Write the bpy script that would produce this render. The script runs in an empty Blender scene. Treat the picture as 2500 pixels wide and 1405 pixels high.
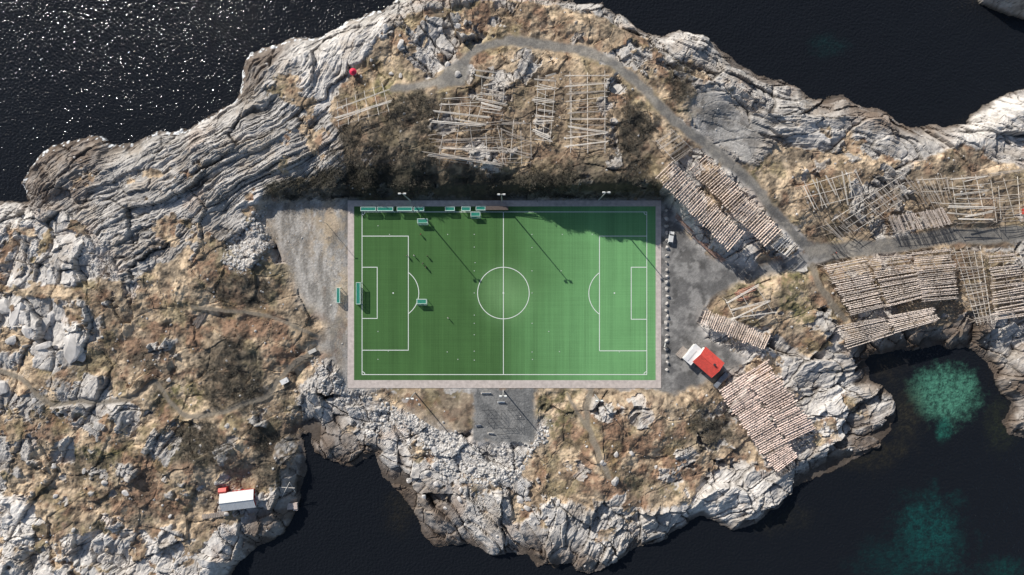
import bpy, math, random
import numpy as np
from mathutils import Vector, Matrix
random.seed(7); np.random.seed(7)
S=6.94; H=240.0; SEA=-3.6
scene=bpy.context.scene; col=scene.collection
def sm(a,b,x):
    t=np.clip((x-a)/(b-a),0,1); return t*t*(3-2*t)
def W(px,py,z=0.0):
    k=(H-z)/H/S; return ((px-1250)*k,(702.5-py)*k)
# ------------------------------------------------------------ noise
def hsh(ix,iy,seed):
    h=(ix.astype(np.int64)*374761393+iy.astype(np.int64)*668265263+seed*974711+1013)&0xFFFFFFFF
    h=((h^(h>>13))*1274126177)&0xFFFFFFFF
    h=((h^(h>>16))*2246822519)&0xFFFFFFFF
    h=h^(h>>15)
    return (h&0xFFFFFF).astype(np.float64)/0xFFFFFF
def vn(x,y,seed=0):
    ix=np.floor(x);iy=np.floor(y);fx=x-ix;fy=y-iy
    fx=fx*fx*fx*(fx*(fx*6-15)+10);fy=fy*fy*fy*(fy*(fy*6-15)+10)
    a=hsh(ix,iy,seed);b=hsh(ix+1,iy,seed);c=hsh(ix,iy+1,seed);d=hsh(ix+1,iy+1,seed)
    return ((a+(b-a)*fx)*(1-fy)+(c+(d-c)*fx)*fy)*2-1
def fbm(x,y,o=4,seed=0,g=0.5):
    s=0;a=1;t=0
    for i in range(o):
        s=s+a*vn(x+i*17.3,y-i*9.1,seed+i*7);t+=a;a*=g
        x,y=(x*0.8-y*0.6)*2.03,(x*0.6+y*0.8)*2.03
    return s/t
def fbma(x,y,o=4,seed=0,g=0.5):
    s=0;a=1;t=0
    for i in range(o):
        s=s+a*vn(x+i*17.3,y-i*9.1,seed+i*7);t+=a;a*=g;x=x*2.03;y=y*2.03
    return s/t
def voro(x,y,seed=0):
    ix=np.floor(x);iy=np.floor(y)
    F1=np.full(x.shape,9.0);F2=np.full(x.shape,9.0)
    cx=np.zeros(x.shape);cy=np.zeros(x.shape);dx=np.zeros(x.shape);dy=np.zeros(x.shape)
    for i in (-1,0,1):
        for j in (-1,0,1):
            gx=ix+i;gy=iy+j
            px=gx+hsh(gx,gy,seed);py=gy+hsh(gx,gy,seed+5)
            ex=x-px;ey=y-py;d=np.sqrt(ex*ex+ey*ey)
            m=d<F1
            F2=np.where(m,F1,np.minimum(F2,d))
            F1=np.where(m,d,F1);cx=np.where(m,gx,cx);cy=np.where(m,gy,cy);dx=np.where(m,ex,dx);dy=np.where(m,ey,dy)
    return F1,F2,hsh(cx,cy,seed+11),hsh(cx,cy,seed+12)*2-1,hsh(cx,cy,seed+13)*2-1,dx,dy
# ------------------------------------------------------------ image-plan rasters
R0u,R0v,RS=-420,-420,5.0
ru=np.arange(R0u,2960,RS);rv=np.arange(R0v,1860,RS)
UU,VV=np.meshgrid(ru,rv)
def rs(r,u,v):
    a=np.clip((u-R0u)/RS,0,len(ru)-1.001);b=np.clip((v-R0v)/RS,0,len(rv)-1.001)
    i=a.astype(int);j=b.astype(int);fa=a-i;fb=b-j
    return (r[j,i]*(1-fa)+r[j,i+1]*fa)*(1-fb)+(r[j+1,i]*(1-fa)+r[j+1,i+1]*fa)*fb
def segd(p,q):
    dx=q[0]-p[0];dy=q[1]-p[1];L=dx*dx+dy*dy+1e-9
    t=np.clip(((UU-p[0])*dx+(VV-p[1])*dy)/L,0,1)
    return np.hypot(UU-p[0]-t*dx,VV-p[1]-t*dy)
def sdf(poly):
    d=np.full(UU.shape,1e9);ins=np.zeros(UU.shape,bool)
    n=len(poly)
    for k in range(n):
        p=poly[k];q=poly[(k+1)%n]
        d=np.minimum(d,segd(p,q))
        c=((p[1]>VV)!=(q[1]>VV))
        with np.errstate(divide='ignore',invalid='ignore'):
            xi=(q[0]-p[0])*(VV-p[1])/((q[1]-p[1]) if q[1]!=p[1] else 1e-9)+p[0]
        ins^=(c&(UU<xi))
    return np.where(ins,d,-d)
def sdfu(polys):
    r=sdf(polys[0])
    for p in polys[1:]: r=np.maximum(r,sdf(p))
    return r
def line(pts):
    d=np.full(UU.shape,1e9)
    for k in range(len(pts)-1): d=np.minimum(d,segd(pts[k],pts[k+1]))
    return d
def smooth_pts(P,n=6):
    out=[];P=[P[0]]+P+[P[-1]]
    for i in range(1,len(P)-2):
        for k in range(n):
            t=k/n;o=[]
            for c in (0,1):
                a,b,cc,d=P[i-1][c],P[i][c],P[i+1][c],P[i+2][c]
                o.append(0.5*((2*b)+(-a+cc)*t+(2*a-5*b+4*cc-d)*t*t+(-a+3*b-3*cc+d)*t**3))
            out.append(tuple(o))
    out.append(P[-2]);return out
COAST=[(-380,500),(-200,470),(0,483),(40,486),(72,480),(48,445),(75,405),(110,375),(165,340),(220,322),(262,335),(278,352),(330,344),(380,330),(450,312),(500,285),(540,258),(575,232),(580,200),(588,150),(610,125),(650,105),(700,92),(760,94),(800,78),(850,50),(900,25),(945,2),(1000,-40),(1150,-70),(1300,-40),(1380,-2),(1420,8),(1480,20),(1520,40),(1570,70),(1610,85),(1660,68),(1720,80),(1770,120),(1830,165),(1900,200),(1940,215),(1985,240),(2020,230),(2060,228),(2110,258),(2170,270),(2200,295),(2260,302),(2320,308),(2365,298),(2370,272),(2420,242),(2460,230),(2500,220),(2640,190),(2820,260),(2840,900),(2700,1120),(2500,1080),(2465,1068),(2450,1030),(2472,990),(2440,950),(2420,900),(2380,862),(2300,850),(2220,858),(2150,862),(2110,870),(2125,925),(2180,960),(2195,1000),(2180,1050),(2150,1090),(2100,1120),(2050,1140),(1990,1160),(1940,1200),(1900,1240),(1850,1280),(1800,1297),(1760,1272),(1720,1258),(1700,1262),(1660,1290),(1620,1310),(1560,1340),(1500,1380),(1440,1398),(1405,1385),(1395,1368),(1350,1362),(1310,1380),(1290,1350),(1230,1352),(1180,1345),(1130,1330),(1060,1335),(1030,1300),(1010,1250),(985,1205),(940,1165),(925,1130),(918,1108),(860,1133),(800,1125),(772,1108),(757,1060),(738,1070),(758,1140),(740,1200),(725,1245),(700,1280),(650,1320),(610,1337),(590,1360),(560,1405),(520,1480),(300,1600),(-100,1620),(-350,1500)]
COAST2=[(2385,-60),(2400,5),(2440,22),(2480,45),(2520,60),(2700,40),(2700,-200),(2400,-200)]
coast=np.maximum(sdf(COAST),sdf(COAST2))/S
CP=[(1250,300,9.5),(1100,250,10),(1000,150,7),(1400,300,10),(1550,330,10),(1600,400,10),(1400,435,13),(1510,430,13.5),(1590,445,11),(1330,440,10.5),
(1230,440,7),(1150,445,5.5),(1050,445,5.2),(950,445,5.2),(860,445,5.2),(1200,395,10),(1100,395,9.7),(1000,395,9.7),(900,395,9.5),(820,400,8.5),(950,340,10),(850,180,6),(700,250,6),(700,390,8.5),(760,440,5),(500,450,5.5),(600,560,3),(200,420,2.5),(670,460,4),
(1200,60,5),(1400,60,4),(1600,150,5),(1700,250,5),(1780,330,3),(1850,450,3),(1900,350,4),(2100,420,5),(2100,330,3),(2300,450,4),(2400,500,3),(2000,610,1.2),(1900,600,1),(1700,420,5),(2250,590,2),(2400,700,2),(2150,700,2),(2100,820,0),(1850,700,2),(1950,750,2),(1950,850,0),(1800,850,.5),(1850,1000,0),(2000,1030,0),(2100,1020,-1),(1250,1000,0),(1400,1000,1),(1550,1050,2.5),(1500,1180,3),(1250,1200,1),(1650,1200,1),(1050,1150,0),(1500,1300,0),(1200,1290,0),(800,1050,-1),(900,1080,-1),
(750,700,.3),(550,650,5),(300,600,4.5),(100,600,4),(300,780,5),(550,850,4),(450,900,4),(650,820,3),(700,950,1),(100,800,6),(100,1000,7),(300,1100,7),(550,1100,6),(100,1300,5),(400,1300,4),(600,1200,2),(650,1260,0),(-200,900,7),(2600,500,5),(2600,900,2),(2450,830,0),(2250,800,0)]
num=np.zeros(UU.shape);den=np.zeros(UU.shape)
for (a,b,c) in CP:
    w=1/(((UU-a)**2+(VV-b)**2+22.0**2)**1.7);num+=w*c;den+=w
hill=num/den
YARDL=[(655,500),(700,492),(866,486),(852,948),(835,905),(800,870),(765,850),(800,800),(745,745),(705,660),(665,580),(645,530)]
YARDR=[(1600,486),(1628,500),(1655,545),(1700,600),(1760,634),(1830,650),(1900,640),(1975,606),(2025,598),(2060,600),(2060,622),(2010,640),(1960,655),(1880,668),(1800,684),(1750,715),(1722,745),(1700,790),(1720,830),(1790,860),(1820,885),(1780,905),(1700,945),(1640,960),(1600,952)]
PAD=[(1157,948),(1307,950),(1303,1080),(1155,1078)]
SCREE=[(1700,232),(1732,214),(1785,258),(1850,315),(1862,348),(1826,395),(1790,375),(1740,342),(1698,305),(1682,268)]
PITCH=[(846,486),(1618,486),(1618,950),(846,950)]
flat=np.maximum.reduce([sdf(PITCH),sdf(YARDL)-4,sdf(YARDR),sdf(PAD),sdf([(950,950),(1160,950),(1160,1050),(1080,1060),(1000,1010)])-5])/S
hill=hill*sm(0,5.5,-flat)
ROADS=[([(1240,100),(1320,108),(1400,120),(1460,137),(1520,172),(1570,215),(1612,262),(1660,305),(1730,360),(1800,415),(1850,465),(1900,530),(1955,588),(2000,612)],11),
([(1985,612),(2060,610),(2150,603),(2250,588),(2330,575),(2400,577),(2600,560)],18),
([(1240,100),(1190,112),(1150,130),(1115,170),(1080,195),(1030,208),(960,218)],8)]
ROADS=[(smooth_pts(p),w) for p,w in ROADS]
PATHS=[([(-60,890),(0,905),(50,925),(120,985),(180,980),(250,982),(320,975),(355,948),(380,935),(410,975),(440,1005),(470,1018),(540,1008),(600,985),(650,970),(680,930),(715,890),(770,855)],5),
([(775,822),(700,790),(640,770),(560,760),(470,750)],3),
([(1442,950),(1432,1000),(1440,1050),(1462,1110),(1485,1165)],6),
([(1985,650),(1998,690),(2030,740),(2062,780)],7),
([(1385,960),(1410,1010),(1450,1070)],3)]
PATHS=[(smooth_pts(p),w) for p,w in PATHS]
road=np.full(UU.shape,-1e9)
for p,w in ROADS: road=np.maximum(road,w-line(p))
road=np.maximum(road,sdf([(1150,132),(1135,205),(1070,215),(1060,195),(1100,160)]))
path=np.full(UU.shape,-1e9)
for p,w in PATHS: path=np.maximum(path,w-line(p))
for _ in range(3):
    hill[1:-1,1:-1]=(hill[1:-1,1:-1]*2+hill[:-2,1:-1]+hill[2:,1:-1]+hill[1:-1,:-2]+hill[1:-1,2:])/6
yardL=sdf(YARDL);yardR=sdf(YARDR);pad=sdf(PAD);scree=sdf(SCREE)
G=sdfu([[(925,75),(1000,30),(1080,15),(1180,-5),(1350,10),(1480,50),(1560,90),(1680,125),(1750,195),(1700,240),(1640,290),(1720,360),(1640,400),(1605,470),(850,478),(835,340),(810,300),(800,255),(850,180),(900,130)],
[(1850,400),(1900,350),(1990,365),(2150,400),(2260,395),(2350,360),(2440,395),(2520,420),(2700,420),(2700,600),(2000,610),(1900,520),(1820,430),(1790,395)],
[(1735,720),(1800,670),(1900,650),(1990,650),(2330,600),(2500,620),(2500,760),(2300,790),(2060,840),(1960,870),(1880,800),(1720,770)],
[(930,950),(1160,950),(1160,1070),(1070,1060),(1000,1010)],
[(1300,950),(1650,950),(1700,925),(1770,1000),(1830,1080),(1860,1140),(1750,1120),(1710,1190),(1690,1235),(1600,1240),(1450,1240),(1350,1200),(1260,1165),(1295,1090)],
[(480,575),(600,500),(660,510),(720,600),(790,700),(830,850),(790,880),(730,950),(740,1050),(735,1110),(650,1200),(560,1190),(500,1300),(400,1330),(250,1220),(130,1180),(0,1120),(-300,1100),(-300,880),(150,900),(250,830),(210,740),(60,725),(0,700),(200,692),(330,690),(400,640)]])
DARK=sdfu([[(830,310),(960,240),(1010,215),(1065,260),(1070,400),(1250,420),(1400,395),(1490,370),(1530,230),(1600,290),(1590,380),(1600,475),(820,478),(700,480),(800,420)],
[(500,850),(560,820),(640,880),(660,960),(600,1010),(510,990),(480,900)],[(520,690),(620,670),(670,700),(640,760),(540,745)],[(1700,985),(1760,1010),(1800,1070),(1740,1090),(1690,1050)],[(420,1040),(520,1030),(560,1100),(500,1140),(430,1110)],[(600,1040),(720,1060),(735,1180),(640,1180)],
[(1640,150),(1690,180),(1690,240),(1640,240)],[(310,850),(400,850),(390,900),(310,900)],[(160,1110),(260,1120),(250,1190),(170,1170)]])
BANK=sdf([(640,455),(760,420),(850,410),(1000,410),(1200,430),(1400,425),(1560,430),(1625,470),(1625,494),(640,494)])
GREEN=sdfu([[(1800,680),(1900,655),(1970,665),(1960,710),(1860,715),(1760,730)],[(380,960),(450,935),(520,960),(470,1010),(400,1000)],[(930,180),(1010,230),(960,300),(900,290)],[(1300,960),(1400,960),(1400,1060),(1330,1060)],[(60,980),(180,960),(180,1010),(60,1010)],[(1850,390),(1880,400),(1850,450),(1800,430)],[(150,1080),(300,1080),(280,1180),(180,1150)],[(1900,720),(1960,710),(2010,800),(1940,800)]])
RUST=sdfu([[(1420,1060),(1600,960),(1700,1060),(1700,1200),(1500,1240),(1420,1180)],[(480,650),(640,640),(660,760),(520,760)],[(530,760),(700,770),(720,880),(560,860)],[(560,1020),(700,1040),(680,1110),(580,1090)],[(1520,80),(1680,140),(1720,210),(1600,230)],[(60,1010),(300,1010),(300,1080),(60,1090)],[(250,780),(480,790),(480,880),(250,880)],[(300,1080),(480,1120),(440,1280),(300,1200)]])
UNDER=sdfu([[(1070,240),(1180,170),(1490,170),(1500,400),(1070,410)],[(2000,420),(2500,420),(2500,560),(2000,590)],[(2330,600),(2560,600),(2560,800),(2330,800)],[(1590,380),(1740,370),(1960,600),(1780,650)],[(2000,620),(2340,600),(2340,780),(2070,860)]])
LIGHTZ=sdfu([[(-300,490),(60,500),(150,560),(260,580),(300,660),(240,720),(-300,740)],[(-300,720),(230,760),(240,890),(-300,900)],[(-300,1160),(200,1180),(460,1280),(600,1250),(560,1500),(-300,1500)],[(920,1040),(1080,1060),(1300,1100),(1340,1220),(1000,1200)],[(700,150),(930,40),(1000,60),(880,160),(820,260),(640,290)],[(2300,200),(2600,200),(2600,380),(2350,380)],[(2000,960),(2180,960),(2150,1060),(2020,1120)],[(1560,1230),(1740,1140),(1900,1180),(1850,1260),(1650,1260)]])
BROWN=sdfu([[(920,1140),(1010,1170),(1090,1200),(1130,1330),(1040,1350),(980,1230),(900,1140)],[(740,1040),(880,1070),(930,1100),(860,1160),(740,1130)],[(40,330),(240,310),(270,380),(200,500),(90,500),(30,440)],[(700,1120),(770,1120),(740,1260),(640,1340),(580,1340),(600,1260),(680,1200)],[(2060,800),(2420,750),(2440,880),(2130,950),(2080,900)],[(1280,1300),(1420,1330),(1500,1400),(1280,1400)],[(2050,1080),(2200,990),(2210,1080),(2060,1170),(1960,1180)],[(2000,220),(2200,250),(2340,280),(2340,330),(2180,330),(1990,260)],[(570,170),(640,100),(720,90),(640,180),(590,240)],[(2420,900),(2560,900),(2560,1090),(2440,1090)]])
RUBBLE=sdfu([[(560,590),(640,505),(655,600),(590,665),(550,640)],[(770,880),(860,945),(960,1000),(1010,1030),(900,1060),(790,960)],[(1000,1010),(1160,1080),(1310,1085),(1265,1160),(1180,1190),(1080,1160)],[(1300,1020),(1340,1030),(1320,1090),(1300,1090)]])
Z1=sdf([(40,330),(600,60),(960,-60),(980,120),(860,190),(850,480),(640,520),(480,640),(300,700),(260,600),(150,520),(40,480)])
Z2=sdf([(1480,-50),(2700,-50),(2700,480),(1900,420),(1600,300)])
Z3=sdf([(740,950),(1360,1050),(1330,1450),(700,1450)])
Z4=sdf([(1330,900),(2300,860),(2300,1200),(1330,1450)])
# ------------------------------------------------------------ terrain
ST=0.35
gx=np.arange(-216,216,ST);gy=np.arange(-131,131,ST)
X,Y=np.meshgrid(gx,gy);NX=len(gx);NY=len(gy)
def dimg(X,Y,Z):
    k=S*H/(H-Z);return 1250+X*k,702.5-Y*k
wx=fbm(X/14,Y/14,5,31);wy=fbm(X/14,Y/14,5,57)
wfx=fbm(X/3,Y/3,3,131);wfy=fbm(X/3,Y/3,3,157)
Zl=np.zeros(X.shape)
for it in range(3):
    U,V=dimg(X,Y,Zl)
    d=rs(coast,U+wx*16+wfx*5,V+wy*16+wfy*5)
    h=rs(hill,U,V)
    Zl=np.where(d>0,SEA+(h-SEA)*sm(-1.5,8.5,d)**0.9,SEA-0.25+np.maximum(d*0.6,-5)*1.0)
Uw=U+wx*14+wfx*7;Vw=V+wy*14+wfy*7
def M(r,soft=8,off=0,warp=True):
    return sm(-soft,soft,(rs(r,Uw,Vw) if warp else rs(r,U,V))+off)
flatd=rs(flat,U,V)
rd=rs(road,U+wfx*5,V+wfy*5);pt=rs(path,U+wfx*4,V+wfy*4)
calm=np.maximum.reduce([sm(-2.5,0.3,flatd),sm(-14,0,rd)*0.97,sm(-7,0,pt)*0.85,sm(-10,4,rs(scree,U,V))*0.8])
n8=fbm(X/16,Y/16,4,3);n3=fbm(X/5,Y/5,4,13)
g=M(G,14)
patch=sm(0.19,0.35,fbm(X/11,Y/11,5,71,0.6))
lowleft=sm(1150,300,U)*sm(800,1050,V)
patch=np.maximum(patch,sm(0.13,0.27,fbm(X/11+40,Y/11,5,75,0.6))*lowleft)
tuft=sm(0.10,0.30,fbm(X/10+9,Y/10,5,91,0.62)+.08*sm(800,200,U)*sm(900,1150,V))
rock=(1-g)*(1-0.85*tuft*sm(5,14,d))+g*patch*0.85
ang=np.full(X.shape,math.radians(62))
z1=rs(Z1,Uw,Vw)>0;z2=rs(Z2,Uw,Vw)>0;z3=rs(Z3,Uw,Vw)>0;z4=rs(Z4,Uw,Vw)>0
ang[z1]=math.radians(42);ang[z2]=math.radians(-30);ang[z3]=math.radians(-56);ang[z4]=math.radians(36)
ca=np.cos(ang);sa=np.sin(ang)
lw_=fbm(X/80,Y/80,2,201)*22;lw2=fbm(X/80,Y/80,2,211)*22
jx=fbm(X/7,Y/7,4,221)*1.6;jy=fbm(X/7,Y/7,4,231)*1.6
wX=X+lw_+jx;wY=Y+lw2+jy
P=wX*ca+wY*sa;Q=-wX*sa+wY*ca
an=np.where(z1,2.8,np.where(z2,2.3,np.where(z3|z4,1.7,1.25)))
H1,H2,c0,tx,ty,dx,dy=voro(P/(11*an)+7,Q/11.,291);e0=H2-H1
huge=(c0-0.5)*2.2+(tx*dx+ty*dy)*4.0-1.2*sm(0.05,0,e0)
F1,F2,c1,tx,ty,dx,dy=voro(P/(4.6*an),Q/4.6,301);e1=F2-F1
big=(c1-0.5)*1.2+(tx*dx+ty*dy)*2.0-0.7*sm(0.08,0,e1)
G1,G2,c2,tx,ty,dx,dy=voro(P/(1.9*an)+3,Q/1.9,331);e2=G2-G1
med=(c2-0.5)*0.45+(tx*dx+ty*dy)*0.6-0.3*sm(0.12,0,e2)
K1,K2,c3,tx,ty,dx,dy=voro(P/(0.95*an)+3,Q/0.85,361);e3=K2-K1
sml=(c3-0.5)*0.22+(tx*dx+ty*dy)*0.20
str1=fbma(P/13,Q/1.25,4,401,0.68)
str2=fbma(P/5.5,Q/0.6,2,421,0.6)
str0=fbma(P/30,Q/5.0,3,431,0.6)
stw=np.where(z1,1.0,np.where(z2,0.7,np.where(z4|z3,0.5,0.3)))*(0.55+0.75*sm(-.3,.4,fbm(X/18,Y/18,3,435)))
smoothp=sm(0.0,0.4,fbm(X/13,Y/13,3,441))
rockh=huge*0.8*np.where(z1,.6,1)+big*np.where(z1,.3,.75)+med*(0.08+0.75*smoothp)*np.where(z1,.4,1)+sml*(0.12+smoothp)+stw*(str0*1.1+str1*0.75+str2*0.36)+n3*0.55+fbm(X/1.6,Y/1.6,3,447)*.2
grassh=n8*1.2+n3*0.8+fbm(X/1.4,Y/1.4,3,451)*0.36+patch*0.5+huge*0.2
rm=sm(0.1,0.9,rock)
edge=sm(-0.5,3.0,d)
Z=Zl+(1-calm)*(rockh*rm*(0.35+0.65*edge)+grassh*(1-rm)*edge+n8*1.2*edge)
Z=Z+calm*(wfx*0.05)*(flatd<0)
sk=sm(0.2,0.5,fbm(X/6,Y/6,4,470))*sm(-6,-0.5,d)
Z=np.where(d<0,np.minimum(Z,SEA-0.35+sk*0.8+rockh*0.12),Z)
Z=np.where(d>=0.2,np.maximum(Z,SEA+0.1),Z)
inp=sm(-1.0,0.3,rs(sdf([(849,490),(1614,490),(1614,948),(849,948)])/S,U,V))
Z=Z*(1-inp)+(-0.12)*inp
def ground(x,y):
    a=min(max((x-gx[0])/ST,0),NX-2);b=min(max((y-gy[0])/ST,0),NY-2);i=int(a);j=int(b);fa=a-i;fb=b-j
    return float((Z[j,i]*(1-fa)+Z[j,i+1]*fa)*(1-fb)+(Z[j+1,i]*(1-fa)+Z[j+1,i+1]*fa)*fb)
def at(px,py,h=0.0):
    z=h
    for _ in range(6):
        x,y=W(px,py,z);z=0.5*z+0.5*(ground(x,y)+h)
    x,y=W(px,py,z);return x,y,ground(x,y)
# ---- colour
def C(*c): return np.array(c,dtype=float)
def lerp(a,b,t):
    t=t[...,None];return a*(1-t)+b*t
tone=0.48+0.24*M(LIGHTZ,40)-0.10*sm(-20,20,rs(Z1,Uw,Vw))*(1-M(LIGHTZ,30))+0.26*fbm(X/9,Y/9,4,501)+0.07*(c2-0.5)*smoothp+0.12*(c1-0.5)+0.06*(c3-.5)+0.20*stw*str1+.12*stw*str2+0.14*fbm(X/0.9,Y/0.9,2,511)
tone=np.clip(tone,0,1)
rc=lerp(C(.19,.178,.165)[None,None],C(.82,.775,.725)[None,None],tone)
lich=sm(0.0,0.4,fbm(X/7+3,Y/7,5,521,0.6))
rc=lerp(rc,C(.33,.265,.20)[None,None],lich*0.45)
rc=lerp(rc,C(.50,.37,.28)[None,None],sm(.2,.5,fbm(X/10+31,Y/10,4,523,0.6))*0.35)
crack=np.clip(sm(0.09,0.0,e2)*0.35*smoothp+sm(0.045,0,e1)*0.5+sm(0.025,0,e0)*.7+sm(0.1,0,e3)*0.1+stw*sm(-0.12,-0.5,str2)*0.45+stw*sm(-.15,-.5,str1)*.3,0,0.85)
rc=lerp(rc,C(.07,.06,.05)[None,None],crack)  # crevice shade painted into the cracks, along with soil and lichen
rc=lerp(rc,C(.16,.12,.092)[None,None],M(BROWN,30)*(0.5+.4*sm(-.3,.3,n3)))
band=sm(SEA+2.4,SEA+0.6,Z+1.2*fbm(X/4,Y/4,4,541))
rc=lerp(rc,C(.085,.062,.047)[None,None],band*0.8)
foam=((d>0)&(d<1.3)&(U<980)&(V<480)&(fbm(X/1.1,Y/1.1,3,561)>0.2))
gn=fbm(X/6,Y/6,5,601,0.6);gn2=fbm(X/2.2,Y/2.2,4,631,0.65);gn3=fbm(X/0.8,Y/0.8,2,641)
gc=lerp(C(.62,.48,.33)[None,None],C(.35,.26,.175)[None,None],sm(-0.32,0.3,gn+0.6*gn2))
gc=lerp(gc,C(.25,.145,.095)[None,None],np.clip(sm(0.0,0.4,fbm(X/5+7,Y/5,4,651,0.6)+0.35*M(RUST,20)-0.02)*0.8,0,1))
gc=lerp(gc,C(.25,.21,.16)[None,None],sm(0.0,0.35,fbm(X/9-17,Y/9,4,657,0.6))*0.55)
gc=lerp(gc,C(.17,.16,.07)[None,None],np.clip(sm(0.1,0.42,fbm(X/7-7,Y/7,4,661,0.6))*0.42+M(GREEN,18)*sm(-.3,.3,gn2)*0.8,0,0.9))
gc=lerp(gc,C(.075,.062,.048)[None,None],sm(0.10,0.42,gn2+0.3*gn3)*0.7)
gc=lerp(gc,C(.18,.14,.10)[None,None],M(UNDER,14)*0.5)  # ground below the racks: scrub tint plus painted rack shadow
gc=lerp(gc,C(.075,.066,.052)[None,None],M(DARK,18)*(0.6+0.3*sm(-.2,.3,gn2)))  # dark scrub cover; above the pitch it also paints in slope shade
gc=gc*(1+0.3*gn3)[...,None]
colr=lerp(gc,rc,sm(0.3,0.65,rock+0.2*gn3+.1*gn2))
colr=lerp(colr,C(.045,.042,.030)[None,None]*(1+.5*gn2)[...,None],M(BANK,10)*.8)  # shadow on the bank above the pitch painted into the ground colour
colr[foam]=(.75,.77,.78)
spk=hsh(np.floor(X/0.37),np.floor(Y/0.37),9)
grav=lerp(C(.36,.345,.325)[None,None],C(.19,.18,.168)[None,None],sm(-.3,.3,fbm(X/3,Y/3,6,701,.65)))*(0.7+0.6*spk)[...,None]
tr=sm(-0.1,0.2,fbm(X/4+2,Y/10,5,711,0.65)+.3*gn2)
ygrav=lerp(C(.50,.47,.43)[None,None],C(.27,.25,.225)[None,None],sm(-.3,.3,fbm(X/2.5,Y/8,5,703,.65)))*(0.75+0.5*spk)[...,None]
yl=lerp(ygrav,gc*.9+.03,tr*0.8*sm(14,50,rs(line([(690,510),(740,650),(790,800)]),U+wx*14,V)))
yl=lerp(yl,C(.58,.46,.32)[None,None],sm(-.1,.25,fbm(X/3,Y/3,4,717,.6))*sm(40,80,rs(line([(690,510),(740,650),(790,800)]),U,V))*.65)
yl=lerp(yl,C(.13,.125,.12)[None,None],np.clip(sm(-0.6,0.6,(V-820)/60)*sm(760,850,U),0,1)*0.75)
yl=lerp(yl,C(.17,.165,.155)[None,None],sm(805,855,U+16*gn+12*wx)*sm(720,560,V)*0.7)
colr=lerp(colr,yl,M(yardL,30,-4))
rub=lerp(C(.58,.555,.525)[None,None],C(.17,.15,.135)[None,None],sm(.25,.05,K2-K1)*0.9)*(0.7+0.5*c3)[...,None]
colr=lerp(colr,rub,M(RUBBLE,22)*0.8*(.5+.5*sm(-.2,.2,gn)))
asp=lerp(C(.15,.145,.14)[None,None],C(.31,.297,.28)[None,None],sm(-.3,.35,fbm(X/4,Y/4,6,721,0.65)))*(0.85+0.3*spk)[...,None]
asp=lerp(asp,C(.09,.086,.082)[None,None],sm(0.22,0.40,fbm(X/2.5,Y/2.5,4,731))*0.65)
colr=lerp(colr,asp,M(yardR,10))
colr=lerp(colr,grav,M(scree,30)*.9)
padc=lerp(C(.16,.16,.158)[None,None],C(.25,.245,.235)[None,None],sm(-.3,.3,fbm(X/3,Y/3,5,741,.6)))*(0.8+0.4*spk)[...,None]
colr=lerp(colr,padc,sm(-6,5,rs(pad,U+wfx*9,V+wfy*9)))
rcol=lerp(C(.17,.163,.153)[None,None],C(.27,.25,.22)[None,None],sm(-.3,.4,gn2+.5*gn))*(0.82+0.36*spk)[...,None]
colr=lerp(colr,rcol,sm(-6,4,rd)*.97)
pcol=C(.23,.20,.16)[None,None]*(0.8+0.4*spk)[...,None]
colr=lerp(colr,pcol,sm(-4,2,pt)*0.9)
colr=lerp(colr,C(.03,.03,.025)[None,None],sm(SEA+.25,SEA-.2,Z)*(1-foam))
colr=np.clip(colr,0.01,0.86)
cls=np.zeros(X.shape,int)
cls[rs(scree,Uw,Vw)>0]=1
cls[rs(yardL,Uw,Vw)>0]=1
cls[rs(yardR,Uw,Vw)>0]=2
cls[rd>-1]=2
cls[pt>-1]=3
cls[rs(pad,U+wfx*9,V+wfy*9)>0]=4
fc=cls[:-1,:-1].ravel()
idx=np.arange(NX*NY).reshape(NY,NX)
quads=np.stack([idx[:-1,:-1],idx[:-1,1:],idx[1:,1:],idx[1:,:-1]],-1).reshape(-1,4)
allv=np.stack([X.ravel(),Y.ravel(),Z.ravel()],-1)
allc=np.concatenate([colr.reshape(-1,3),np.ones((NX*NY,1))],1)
# ------------------------------------------------------------ materials
def newmat(n):
    m=bpy.data.materials.new(n);m.use_nodes=True
    nt=m.node_tree;b=nt.nodes['Principled BSDF'];return m,nt,b
def mat(n,c,rough=0.8,scale=3.0,amt=0.25,bump=0.0,rnd=0.0,metal=0.0):
    m,nt,b=newmat(n);N=nt.nodes;L=nt.links
    tc=N.new('ShaderNodeTexCoord');no=N.new('ShaderNodeTexNoise');no.inputs['Scale'].default_value=scale;no.inputs['Detail'].default_value=6
    L.new(tc.outputs['Object'],no.inputs['Vector'])
    mr=N.new('ShaderNodeMapRange');mr.inputs['From Min'].default_value=.25;mr.inputs['From Max'].default_value=.75
    mr.inputs['To Min'].default_value=1-amt;mr.inputs['To Max'].default_value=1+amt;L.new(no.outputs['Fac'],mr.inputs['Value'])
    oi=N.new('ShaderNodeObjectInfo');m2=N.new('ShaderNodeMapRange');m2.inputs['To Min'].default_value=1-rnd;m2.inputs['To Max'].default_value=1+rnd
    L.new(oi.outputs['Random'],m2.inputs['Value'])
    mu=N.new('ShaderNodeMath');mu.operation='MULTIPLY';L.new(mr.outputs[0],mu.inputs[0]);L.new(m2.outputs[0],mu.inputs[1])
    vm=N.new('ShaderNodeVectorMath');vm.operation='SCALE';vm.inputs[0].default_value=c;L.new(mu.outputs[0],vm.inputs['Scale'])
    L.new(vm.outputs[0],b.inputs['Base Color']);b.inputs['Roughness'].default_value=rough;b.inputs['Metallic'].default_value=metal
    if bump:
        bp=N.new('ShaderNodeBump');bp.inputs['Strength'].default_value=bump;bp.inputs['Distance'].default_value=0.05
        L.new(no.outputs['Fac'],bp.inputs['Height']);L.new(bp.outputs[0],b.inputs['Normal'])
    return m
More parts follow.
